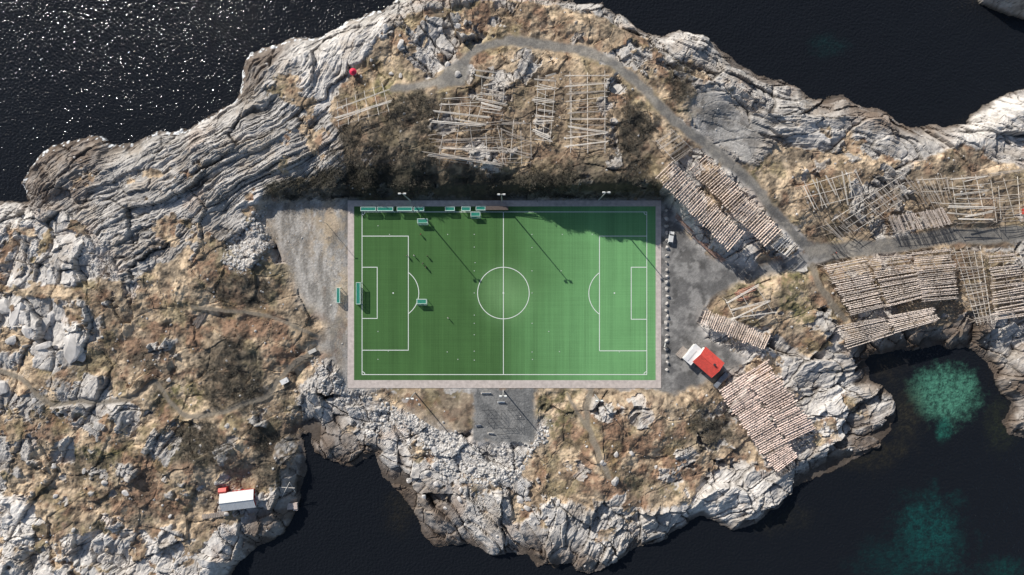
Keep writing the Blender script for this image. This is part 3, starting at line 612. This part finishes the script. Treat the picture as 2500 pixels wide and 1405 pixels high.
def pile(px,py,L_,w,rot,label,m,n=16,layers=3):
    x,y,z=at(px,py);b=MB();r=random.Random(int(px))
    for l in range(layers):
        for k in range(n-l*2):
            yy=(k-(n-l*2-1)/2)*w/n;b.beam((-L_/2+r.uniform(-1.2,.6),yy+r.uniform(-.25,.25),.12+l*.2),(L_/2+r.uniform(-.6,1.2),yy+r.uniform(-.25,.25),.14+l*.2+r.uniform(0,.1)),.11,.08)
    thing('timber_pile',label,'timber pile',(x,y,z+.05),rot,b.mesh('timber_pile',m),'timber piles')
M_redt=mat('reddish_timber',(.38,.25,.20),.85,2,.5);M_redt2=mat('fresh_reddish_timber',(.50,.28,.20),.85,2,.35)
pile(1722,598,11,2.4,math.radians(-44),'long pile of reddish poles under the racks',M_redt,10,2)
pile(1672,548,8,1.6,math.radians(-46),'long pile of reddish poles under the racks',M_redt,6,2)
pile(1748,622,6,1.6,math.radians(-38),'small pile of reddish poles beside the yard',M_redt,6,2)
pile(1819,712,5.5,2.6,math.radians(20),'stack of reddish timber in grass',M_redt2,9,3)
pile(1822,728,4.5,1.2,math.radians(15),'small stack of reddish timber in grass',M_redt2,5,2)
pile(490,778,5,3,math.radians(60),'heap of grey poles on the hillside',M_post,10,2)
pile(1700,395,6,2,math.radians(60),'loose pale poles beside the road',M_polew,6,1)
# ------------------------------------------------------------ buildings
M_red=mat('red_roof_sheet',(.72,.095,.07),.5,1.2,.18);M_white=mat('white_roof_sheet',(.80,.79,.77),.5,1,.08)
M_wallw=mat('white_board_wall',(.7,.69,.66),.7,2,.1);M_wallr=mat('red_board_wall',(.42,.03,.025),.7,2,.15);M_glass=mat('window_glass',(.03,.04,.05),.1,1,.1);M_trim=mat('white_trim',(.75,.75,.73),.6,2,.05)
def house(px,py,L_,w,eave,ridge,rot,mr_,mw,label,dz=0,chim=True):
    x,y,z=at(px,py,eave);hz=thing('house',label,'house',(x,y,z+dz),rot)
    part(hz,'wall',MB().poly([(-L_/2,-w/2,-1),(L_/2,-w/2,-1),(L_/2,w/2,-1),(-L_/2,w/2,-1),(-L_/2,-w/2,eave),(L_/2,-w/2,eave),(L_/2,w/2,eave),(-L_/2,w/2,eave),(-L_/2,0,ridge),(L_/2,0,ridge)],[(0,1,5,4),(2,3,7,6),(1,2,6,9,5),(3,0,4,8,7)]).mesh('wall',mw))
    o_=.35;b=MB();k=(ridge-eave)/(w/2);e=eave-o_*k+.06;rr=ridge+.06;n=int(L_/.5)
    X0=-L_/2-o_;X1=L_/2+o_
    for s_ in(-1,1):
        a=[(X0,s_*(w/2+o_),e),(X1,s_*(w/2+o_),e),(X1,0,rr),(X0,0,rr)]
        t=[(p[0],p[1],p[2]+.1) for p in a]
        b.poly(a+t,[(0,1,2,3),(7,6,5,4),(0,4,5,1),(1,5,6,2),(3,7,4,0)])
        for i in range(n+1):
            xx=X0+.05+(X1-X0-.1)*i/n;b.beam((xx,s_*(w/2+o_),e+.12),(xx,0,rr+.12),.035,n=4)
    b.beam((X0,0,rr+.12),(X1,0,rr+.12),.12,n=6)
    rf=part(hz,'roof',b.mesh('roof',mr_))
    if chim:
        c=link(bpy.data.objects.new('chimney',MB().box((L_*.2,.5,ridge+.2),(.6,.6,1.1)).box((L_*.2,.5,ridge+.79),(.75,.75,.1)).mesh('chimney',M_dark)));c.parent=rf
    part(hz,'door',MB().box((-L_*.2,-w/2-.03,1.05),(.95,.06,2.1)).mesh('door',M_dark))
    for xx in(.1,.32):
        wn=part(hz,'window',MB().box((L_*xx,-w/2-.02,1.5),(1,.04,1)).mesh('window',M_glass))
        f=MB()
        for s_ in(-1,1):f.box((L_*xx+s_*.55,-w/2-.04,1.5),(.1,.08,1.2)).box((L_*xx,-w/2-.04,1.5+s_*.55),(1,.08,.1))
        fr=link(bpy.data.objects.new('frame',f.mesh('frame',M_trim)));fr.parent=wn
    return hz
ra=math.radians(-41)
house(1730,885,8.0,6.2,3.2,4.6,ra,M_red,M_wallw,'white clubhouse with bright red sheet metal roof')
x,y,z=at(1692,866,2.5);wg=thing('annex_building','white flat roofed annex stepping down beside the clubhouse','annex',(x,y,z),ra)
part(wg,'wall',MB().box((0,0,1.2),(3.3,6.4,2.6)).mesh('wall',M_wallw))
part(wg,'roof',MB().box((0,0,2.6),(3.7,6.8,.2)).box((-.8,-.6,2.78),(1.6,4.8,.14)).box((1.8,0,2.74),(.1,6.8,.08)).mesh('roof',M_white))
part(wg,'door',MB().box((-.5,-3.23,1),(.9,.06,2)).mesh('door',M_dark))
part(wg,'terrace',MB().box((-2.6,-1.8,.3),(1.8,4,.6)).box((-3.7,-1.8,.15),(.6,4,.3)).mesh('terrace',M_post))
M_lid=mat('grey_lid',(.22,.24,.27),.4)
for(px,py)in((1748,938),(1757,927),(1767,917)):
    x,y,z=at(px,py);c=thing('storage_container','small dark storage crate with glazed lid','storage crate',(x,y,z),ra,group='dark crates beside the clubhouse')
    part(c,'box',MB().box((0,0,.75),(1.5,2.2,1.5)).mesh('box',M_dark));part(c,'lid',MB().box((0,0,1.56),(1.6,2.3,.08)).box((0,.5,1.63),(1.1,.8,.05)).box((0,-.5,1.63),(1.1,.8,.05)).mesh('lid',M_lid))
house(580,1222,11.2,5.6,2.8,3.9,math.radians(7),M_white,M_wallr,'small red boathouse with white metal roof above the water',chim=False)
x,y,z=at(543,1200,2);sh=thing('shed','tiny red shed beside the white roofed boathouse','shed',(x,y,z),.1);sh.scale=(.8,.8,.9)
part(sh,'wall',MB().box((0,0,1),(3,2.4,2.4)).mesh('wall',M_wallr));part(sh,'roof',MB().poly([(-1.7,-1.4,2.15),(1.7,-1.4,2.15),(1.7,1.4,2.15),(-1.7,1.4,2.15),(-1.7,0,2.8),(1.7,0,2.8)],[(0,1,5,4),(2,3,4,5),(0,4,3),(1,2,5),(3,2,1,0)]).mesh('roof',M_red))
part(sh,'door',MB().box((0,-1.23,.95),(.8,.05,1.8)).mesh('door',M_trim))
x,y,z=at(525,1257);b=MB()
for k in range(14):b.box((-4+k*.6,0,.6+.02*k),(.45,1.6,.08))
b.box((0,-.7,.45),(8.6,.12,.15)).box((0,.7,.45),(8.6,.12,.15))
for k in(-3.5,0,3.5):
    for s_ in(-.7,.7):b.beam((k,s_,-2),(k,s_,.5),.08)
thing('boardwalk','grey plank boardwalk leading to the boathouse','boardwalk',(x,y,z),math.radians(8),b.mesh('boardwalk',M_post))
x,y,z=at(706,1236);thing('concrete_landing','pinkish concrete landing slab on shore rock','landing slab',(x,y,max(z,SEA+.4)),.05,MB().box((0,0,.1),(6,2.2,.9)).box((2.2,-1.4,-.1),(1.6,.6,.6)).mesh('concrete_landing',mat('pinkish_concrete',(.60,.49,.43),.9,1.5,.25)))
x,y,z=at(704,1196);thing('hoisting_frame','thin leaning wooden hoist frame on the shore','hoist frame',(x,y,z),0,MB().beam((-2.5,-3,0),(1.5,3.5,3.2),.11).beam((2.5,-1,0),(1.5,3.5,3.2),.09).beam((-3,1.5,2),(3,1.2,2.2),.09).mesh('hoisting_frame',M_polew))
x,y,z=at(862,176,2.5);nl=thing('navigation_light','small white harbour light with red domed top','harbour light',(x,y,z-.1))
part(nl,'tower',MB().beam((0,0,-.5),(0,0,2.6),1.05,.8,n=16).mesh('tower',M_trim,True));
part(nl,'lantern_roof',MB().beam((0,0,2.6),(0,0,2.85),1.25,1.25,n=16).beam((0,0,2.85),(0,0,3.6),1.15,.15,n=16).mesh('lantern_roof',mat('crimson_paint',(.70,.03,.08),.4)))
part(nl,'door',MB().box((0,-.98,.9),(.7,.1,1.6)).mesh('door',M_dark))
x,y,z=at(2499,517);thing('utility_box','small bright red utility box by the racks','utility box',(x,y,z),0,MB().box((0,0,.7),(1.2,2,1.4)).box((0,0,1.45),(1.4,2.2,.1)).mesh('utility_box',M_red))
x,y,z=at(697,930);thing('water_tank','white square tank beside the footpath','tank',(x,y,z),.5,MB().box((0,0,.6),(2.6,1.6,1.3)).box((0,0,1.3),(2.8,1.8,.12)).box((.6,0,1.42),(.6,.6,.12)).mesh('water_tank',M_white))
x,y,z=at(758,860);thing('concrete_step','pale concrete steps at the end of the path','steps',(x,y,z),.45,MB().box((0,0,.15),(4.5,1.3,.3)).box((1.2,0,.35),(2,1.3,.2)).mesh('concrete_step',mat('pale_concrete',(.58,.55,.50),.9)))
# ------------------------------------------------------------ boulders
def rockmesh(seed,m,flatn=.7,det=2):
    import bmesh
    bm=bmesh.new();bmesh.ops.create_icosphere(bm,subdivisions=det,radius=1)
    r=random.Random(seed);pl=[(Vector((r.gauss(0,1),r.gauss(0,1),r.gauss(0,1)*.8)).normalized(),r.uniform(.5,.9)) for _ in range(13)]
    for v in bm.verts:
        for n_,d_ in pl:
            k=v.co.dot(n_)
            if k>d_:v.co-=n_*(k-d_)
        v.co.z*=flatn
    me=bpy.data.meshes.new('boulder');bm.to_mesh(me);bm.free();me.materials.append(m);return me
M_rock=mat('pale_boulder_rock',(.56,.53,.50),.9,1.3,.35,.8,.15);M_rockd=mat('grey_boulder_rock',(.45,.42,.39),.9,1.3,.35,.8,.3)
RK=[rockmesh(i,M_rock,.65) for i in range(6)];RKD=[rockmesh(50+i,M_rockd,.75) for i in range(5)]
def boulder(px,py,sx_,sy_,rot,label,group=None,ms=RK,h=.6,i=None):
    x,y,z=at(px,py);o=thing('boulder',label,'boulder',(x,y,z+.1*sx_),rot,ms[(i if i is not None else int(px+py))%len(ms)],group);o.scale=(sx_,sy_,h*(sx_+sy_)/2*1.3);return o
for(px,py,a,b_,r_)in((180,850,4.6,6.2,.3),(100,795,4,3,1),(45,770,2.6,6,-.5),(130,770,3.2,2.4,.7),(110,845,3.6,2.2,.4),(15,750,3,4,.2),(220,830,2.5,3,.1),(70,810,2.5,2.8,.9),(10,945,2.4,4,.1),(200,870,2.4,2.2,.2),(30,830,2.5,2,.4)):
    boulder(px,py,a,b_,r_,'huge pale grey boulder on the grassy hillside','pale boulders on the hillside',h=.45)
k=0;yy=514
while yy<918:
    boulder(1628+random.uniform(-2,2),yy,random.uniform(.7,1.1),random.uniform(.7,1.0),random.random()*3,'rough grey boulder lining the parking yard','boulders lining the yard',RKD,1.0,k);yy+=random.uniform(14,20);k+=1
for _ in range(60):
    px,py=random.choice([(random.uniform(20,560),random.uniform(900,1330)),(random.uniform(950,1350),random.uniform(1080,1300)),(random.uniform(1350,1680),random.uniform(1080,1260)),(random.uniform(880,1150),random.uniform(60,200))])
    if float(rs(coast,np.array(px),np.array(py)))<4:continue
    s_=random.uniform(.6,1.7);boulder(px,py,s_*random.uniform(.8,1.3),s_,random.random()*3,'weathered pale boulder lying in dry grass','boulders scattered in the grass')
c_off=[0]
def scatter(name,mask_r,n,bx,sz,proto,m,label,thr=0,kind='stuff',zoff=0,fl=-.3):
    pv,pf=proto;Vs=[];Fs=[];c=0;tries=0
    while c<n and tries<60:
        tries+=1
        u=np.random.uniform(bx[0],bx[2],n*2);v=np.random.uniform(bx[1],bx[3],n*2)
        cl=fbm(u/90,v/90,3,811)+fbm(u/25,v/25,2,821)*.6
        ok=(rs(mask_r,u,v)>thr+np.random.uniform(-12,6,n*2))&(cl>np.random.uniform(-.55,.45,n*2))
        ok&=(rs(coast,u,v)>1.0)&(rs(flat,u,v)<fl)&(rs(road,u,v)<-3)&(rs(path,u,v)<-3)&(rs(yardR,u,v)<-2)&~((u>840)&(u<1622)&(v>482)&(v<954))
        u=u[ok][:n-c];v=v[ok][:n-c]
        for a,b_ in zip(u,v):
            x,y=W(a,b_);z=ground(x,y);k_=(H-z)/H;x*=k_;y*=k_;z=ground(x,y)
            s_=sz[0]+(sz[1]-sz[0])*random.random()**2.5
            i=random.randrange(len(pv));P_=pv[i];an_=random.random()*6.283;ca_,sa_=math.cos(an_),math.sin(an_)
            q=P_*s_;q=np.stack([q[:,0]*ca_-q[:,1]*sa_+x,q[:,0]*sa_+q[:,1]*ca_+y,q[:,2]+z+zoff],-1)
            Fs.append(pf[i]+c_off[0]);c_off[0]+=len(q);Vs.append(q)
        c+=len(u)
    me=npmesh(name,np.concatenate(Vs),np.concatenate(Fs),m)
    o=link(bpy.data.objects.new(name,me));o['kind']=kind;o['label']=label;o['category']=name.replace('_',' ');c_off[0]=0;return o
def rproto():
    pv=[];pf=[]
    for i in range(8):
        me=rockmesh(100+i,M_rock,.7,1);v=np.array([tuple(a.co) for a in me.vertices]);f=np.array([tuple(p.vertices) for p in me.polygons]);pv.append(v);pf.append(f);bpy.data.meshes.remove(me)
    return pv,pf
M_rub=mat('rubble_rock',(.53,.505,.475),.9,.7,.55,0)
RP=rproto()
scatter('rubble',RUBBLE,4200,(540,490,1350,1200),(.18,.9),RP,M_rub,'loose pale rock rubble',0)
landr=coast*S-15
scatter('loose_stones',landr,1600,(-50,0,2550,1400),(.12,.7),RP,M_rub,'scattered loose stones over the islet',0,fl=40)
def shrub(nbl,hh,sp,wd,up=.5):
    pv=[];pf=[]
    for i in range(10):
        V_=[];F_=[];
        for k in range(nbl):
            a=random.random()*6.283;t=random.random()**.6
            b0=np.array([math.cos(a)*sp*.35*random.random(),math.sin(a)*sp*.35*random.random(),0])
            tip=b0+np.array([math.cos(a)*sp*t,math.sin(a)*sp*t,hh*(up+random.random()*(1-up))*(1.1-.5*t)])
            mid=(b0+tip)/2+np.random.uniform(-.15,.15,3)*sp
            n_=np.array([-math.sin(a+random.uniform(-.8,.8)),math.cos(a),random.uniform(-.6,.6)])*wd
            s0=len(V_);V_+= [mid-n_*.8,mid+n_*.8,tip+n_*.3] if k%2 else [b0-n_*.4,b0+n_*.4,mid+n_]
            F_.append((s0,s0+1,s0+2))
        pv.append(np.array(V_));pf.append(np.array(F_))
    return pv,pf
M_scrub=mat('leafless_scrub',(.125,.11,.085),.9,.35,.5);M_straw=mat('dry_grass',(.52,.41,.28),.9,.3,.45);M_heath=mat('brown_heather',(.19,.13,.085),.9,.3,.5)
M_bank=mat('shade_painted_scrub',(.065,.06,.042),.9,.35,.5)  # scrub colour darkened to paint in the shade of the bank
GB=np.where(BANK>-4,-99,G)
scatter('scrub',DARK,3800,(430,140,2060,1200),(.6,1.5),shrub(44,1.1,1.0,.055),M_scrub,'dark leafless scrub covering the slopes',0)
scatter('bank_scrub',BANK,1200,(640,395,1630,488),(.7,1.5),shrub(44,1.0,1.0,.06),M_bank,'bank scrub with the slope shade painted into its near black colour',0)
scatter('dry_grass',GB,13000,(-60,0,2560,1300),(.5,1.1),shrub(9,.45,.6,.06,.6),M_straw,'tufts of pale dry grass',0)
scatter('heather',GB,6500,(-60,0,2560,1300),(.4,1.2),shrub(22,.6,.9,.06,.4),M_heath,'low brown heather between the rocks',0)
scatter('lot_grass',yardL,1500,(640,490,850,880),(.4,.9),shrub(9,.3,.6,.06,.6),M_straw,'dry grass tufts growing through the gravel',0,fl=40)
# ------------------------------------------------------------ people
def skinmesh(name,joints,edges,rad,m,sub=1):
    me=bpy.data.meshes.new(name);me.from_pydata(joints,edges,[]);o=link(bpy.data.objects.new(name,me))
    md=o.modifiers.new('s','SKIN');sl=me.skin_vertices[0].data
    for i,r in enumerate(rad):sl[i].radius=(r,r) if not isinstance(r,tuple) else r
    sl[0].use_root=True
    ms=o.modifiers.new('u','SUBSURF');ms.levels=sub
    dg_=bpy.context.evaluated_depsgraph_get();dg_.update();n_=bpy.data.meshes.new_from_object(o.evaluated_get(dg_));bpy.data.objects.remove(o)
    n_.materials.clear();n_.materials.append(m)
    for p in n_.polygons:p.use_smooth=True
    return n_
M_skin=mat('skin',(.55,.36,.27),.6);M_hair=mat('dark_hair',(.05,.035,.025),.8)
CL=[mat('dark_blue_cloth',(.03,.04,.09),.8),mat('black_cloth',(.02,.02,.022),.8),mat('white_cloth',(.7,.7,.7),.8),mat('red_cloth',(.4,.04,.04),.8)]
def figure(st):
    f=.22*st
    J=[(0,0,.95),(0,0,1.15),(0,.0,1.38),(0,0,1.5),(0,-.02,1.66),(.19,0,1.4),(.27,-.12*st,1.15),(.28,-.28*st,.95),(-.19,0,1.4),(-.27,.12*st,1.15),(-.28,.2*st,.92),(.1,0,.9),(.11,-f,.5),(.12,-f*.6,.08),(.12,-f*.6-.16,.04),(-.1,0,.9),(-.11,f*.5,.5),(-.12,f*1.4,.1),(-.12,f*1.4-.14,.04),(.28,-.36*st,.88),(-.28,.22*st,.83)]
    E=[(0,1),(1,2),(2,3),(3,4),(2,5),(5,6),(6,7),(2,8),(8,9),(9,10),(0,11),(11,12),(12,13),(13,14),(0,15),(15,16),(16,17),(17,18),(7,19),(10,20)]
    Rr=[.13,.13,.14,.055,.11,.07,.05,.035,.07,.05,.035,.09,.06,.04,.035,.09,.06,.04,.035,.035,.035]
    return J,E,Rr
PM=[]
for st in(.35,1.0):
    J,E,Rr=figure(st);body=skinmesh('body',J,E,Rr,M_skin)
    sh_=skinmesh('shirt',[J[i] for i in(0,1,2,5,6,8,9)],[(0,1),(1,2),(2,3),(3,4),(2,5),(5,6)],[.16,.16,.165,.10,.075,.10,.075],CL[0])
    tr_=skinmesh('trousers',[J[0],J[11],J[12],J[13],J[15],J[16],J[17]],[(0,1),(1,2),(2,3),(0,4),(4,5),(5,6)],[.155,.115,.085,.065,.115,.085,.065],CL[1])
    hr=skinmesh('hair',[(0,0,1.72),(0,.04,1.68)],[(0,1)],[.10,.11],M_hair);PM.append((body,sh_,tr_,hr))
def person(px,py,rot,st,ci,label,z=None):
    x,y,g_=at(px,py);p=thing('person',label,'person',(x,y,(.05 if z is None else g_)),rot,group='people on the islet')
    b,s_,t,h_=PM[st];part(p,'body',b);s2=s_.copy();s2.materials[0]=CL[ci];part(p,'shirt',s2);part(p,'trousers',t);part(p,'hair',h_)
for i,(px,py)in enumerate(((995,625),(1012,625),(1044,626),(1033,644),(1028,573),(1041,653),(1095,777))):
    person(px,py,random.random()*6,i%2,(0,2,1,0,3,1,2)[i],'player in training clothes %s on the turf'%('running' if i%2 else 'standing'))
person(2030,622,1,1,1,'walker in dark clothes on the gravel road',1);person(2038,618,2,0,3,'walker in red jacket on the gravel road',1)
dm=MB().beam((0,0,0),(0,0,.08),.17,.09,n=10).mesh('training_marker',mat('marker_plastic',(.6,.62,.58),.6))
for(px,py)in((923,552),(951,573),(1093,573),(1158,573),(1299,573),(1373,573),(1446,573),(1512,577),(1158,604),(1299,605),(1160,642),(1158,662),(1299,662),(1370,662),(1158,716),(1299,716),(1158,770),(1158,790),(1299,790),(1340,810),(1158,818),(923,810),(948,858),(1092,860),(1158,858),(1299,860),(1366,859),(1512,860),(1118,878),(923,878),(1158,880),(1300,878)):
    x,y=W(px,py);thing('training_marker','small white training marker lying on the turf','training marker',(x,y,.05),0,dm,'training markers on the pitch')
def car(px,py,rot,label,m):
    x,y,z=at(px,py);c=thing('parked_car',label,'car',(x,y,z+.03),rot,group='parked vehicles')
    pr=[(-2.1,.3),(2.1,.3),(2.15,.75),(1.2,.95),(.6,1.45),(-1.6,1.5),(-2.1,1.0)];b=MB()
    n_=len(pr);pts=[]
    for s_ in(-1,1):
        for(a,h_)in pr:pts.append((a,s_*(.88 if h_<1.1 else .7),h_))
    b.poly(pts,[tuple(range(n_))[::1],tuple(range(2*n_-1,n_-1,-1))]+[(i,n_+i,n_+(i+1)%n_,(i+1)%n_) for i in range(n_)]);part(c,'body',b.mesh('body',m))
    part(c,'windscreen',MB().poly([(1.17,-.74,1.0),(1.17,.74,1.0),(.66,.64,1.44),(.66,-.64,1.44)],[(0,1,2,3)]).mesh('windscreen',M_glass)).location=(.03,0,.02)
    part(c,'rear_window',MB().poly([(-2.1,-.74,1.05),(-2.1,.74,1.05),(-1.68,.64,1.44),(-1.68,-.64,1.44)],[(3,2,1,0)]).mesh('rear_window',M_glass)).location=(-.03,0,.02)
    for a in(-1.35,1.35):
        for s_ in(-1,1):part(c,'wheel',MB().beam((a,s_*.72,.32),(a,s_*.93,.32),.32,n=14).mesh('wheel',M_dark))
    for s_ in(-1,1):part(c,'headlight',MB().box((2.14,s_*.62,.68),(.06,.35,.15)).mesh('headlight',M_lamp))
M_carw=mat('white_car_paint',(.70,.70,.69),.3,1,.03)
c_=car(1637,581,math.pi/2-.15,'white parked car on the gravel yard beside boulders',M_carw)
def bench(px,py,rot,label,m=None,L_=2.6):
    x,y,z=at(px,py);b=thing('bench',label,'bench',(x,y,z),rot,group='benches beside the pitch')
    part(b,'seat',MB().box((0,0,.46),(L_,.22,.06)).box((0,.26,.46),(L_,.22,.06)).mesh('seat',m or M_polew));part(b,'backrest',MB().box((0,.45,.75),(L_,.05,.35)).mesh('backrest',m or M_polew))
    for s_ in(-1,1):part(b,'leg',MB().box((s_*L_*.4,.12,.21),(.1,.5,.42)).mesh('leg',M_dark))
bench(1186,961,0,'long pale bench at the pavement edge',None,3.4);bench(1219,983,0,'short white bench on the gravel pad',M_trim,1.3);bench(1228,983,0,'short white bench on the gravel pad',M_trim,1.3)
bench(1168,1040,.1,'pale blue grey bench on the gravel pad',M_galv,2);bench(1198,1059,-.1,'pale bench on the gravel pad',None,2.2)
def bars(px,py,rot,L_,hh,n_):
    x,y,z=at(px,py);b=thing('exercise_frame','thin steel exercise frame with bars on gravel','exercise frame',(x,y,z),rot,group='steel exercise frames')
    for k in range(n_+1):part(b,'upright',MB().beam((-L_/2+L_*k/n_,0,0),(-L_/2+L_*k/n_,0,hh),.06).mesh('upright',M_dark))
    part(b,'crossbar',MB().beam((-L_/2,0,hh),(L_/2,0,hh),.045).mesh('crossbar',M_dark));part(b,'crossbar',MB().beam((-L_/2,0,hh*.6),(L_/2,0,hh*.6),.03).mesh('crossbar',M_dark))
for a in((1192,1000,0,4,2.4,2),(1225,1012,1.57,3,2.2,2),(1250,1000,0,3,2.6,2),(1206,1030,.1,4,1.6,2),(1240,1045,0,5,1.4,3),(1262,1030,1.57,3,2.4,1),(1225,1060,0,3,1.2,2),(1190,1020,1.4,2.6,2.2,1)):bars(*a)
x,y,z=at(1621,842);nb_=thing('notice_board','white board on two posts beside the pitch','notice board',(x,y,z),1.4)
part(nb_,'panel',MB().box((0,0,1.5),(1.6,.06,1.0)).mesh('panel',M_trim))
for s_ in(-1,1):part(nb_,'post',MB().beam((s_*.7,.06,0),(s_*.7,.06,2.05),.05).mesh('post',M_galv))
# ------------------------------------------------------------ light & camera
w=bpy.data.worlds.new('World');scene.world=w;w.use_nodes=True;nt=w.node_tree
sky=nt.nodes.new('ShaderNodeTexSky');sky.sky_type='NISHITA';sky.sun_disc=False;EL=29.0
sky.sun_elevation=math.radians(EL);sky.sun_rotation=math.radians(320.3)
nt.links.new(sky.outputs[0],nt.nodes['Background'].inputs['Color']);nt.nodes['Background'].inputs['Strength'].default_value=.09
sd=bpy.data.lights.new('sun','SUN');sd.energy=5.0;sd.angle=math.radians(.5);sd.color=(1,.955,.885)
so=link(bpy.data.objects.new('sun',sd));e=math.radians(EL)
so.rotation_euler=Vector((.639*math.cos(e),-.769*math.cos(e),-math.sin(e))).to_track_quat('-Z','Y').to_euler();so.location=(-100,120,150)
cd=bpy.data.cameras.new('camera');cd.sensor_fit='HORIZONTAL';cd.angle=2*math.atan(1250/S/H);cd.clip_end=8000;cd.clip_start=1
co=link(bpy.data.objects.new('camera',cd));co.location=(0,0,H);co.rotation_euler=(0,0,0);scene.camera=co
scene.view_settings.view_transform='Standard';scene.view_settings.look='None';scene.view_settings.exposure=0
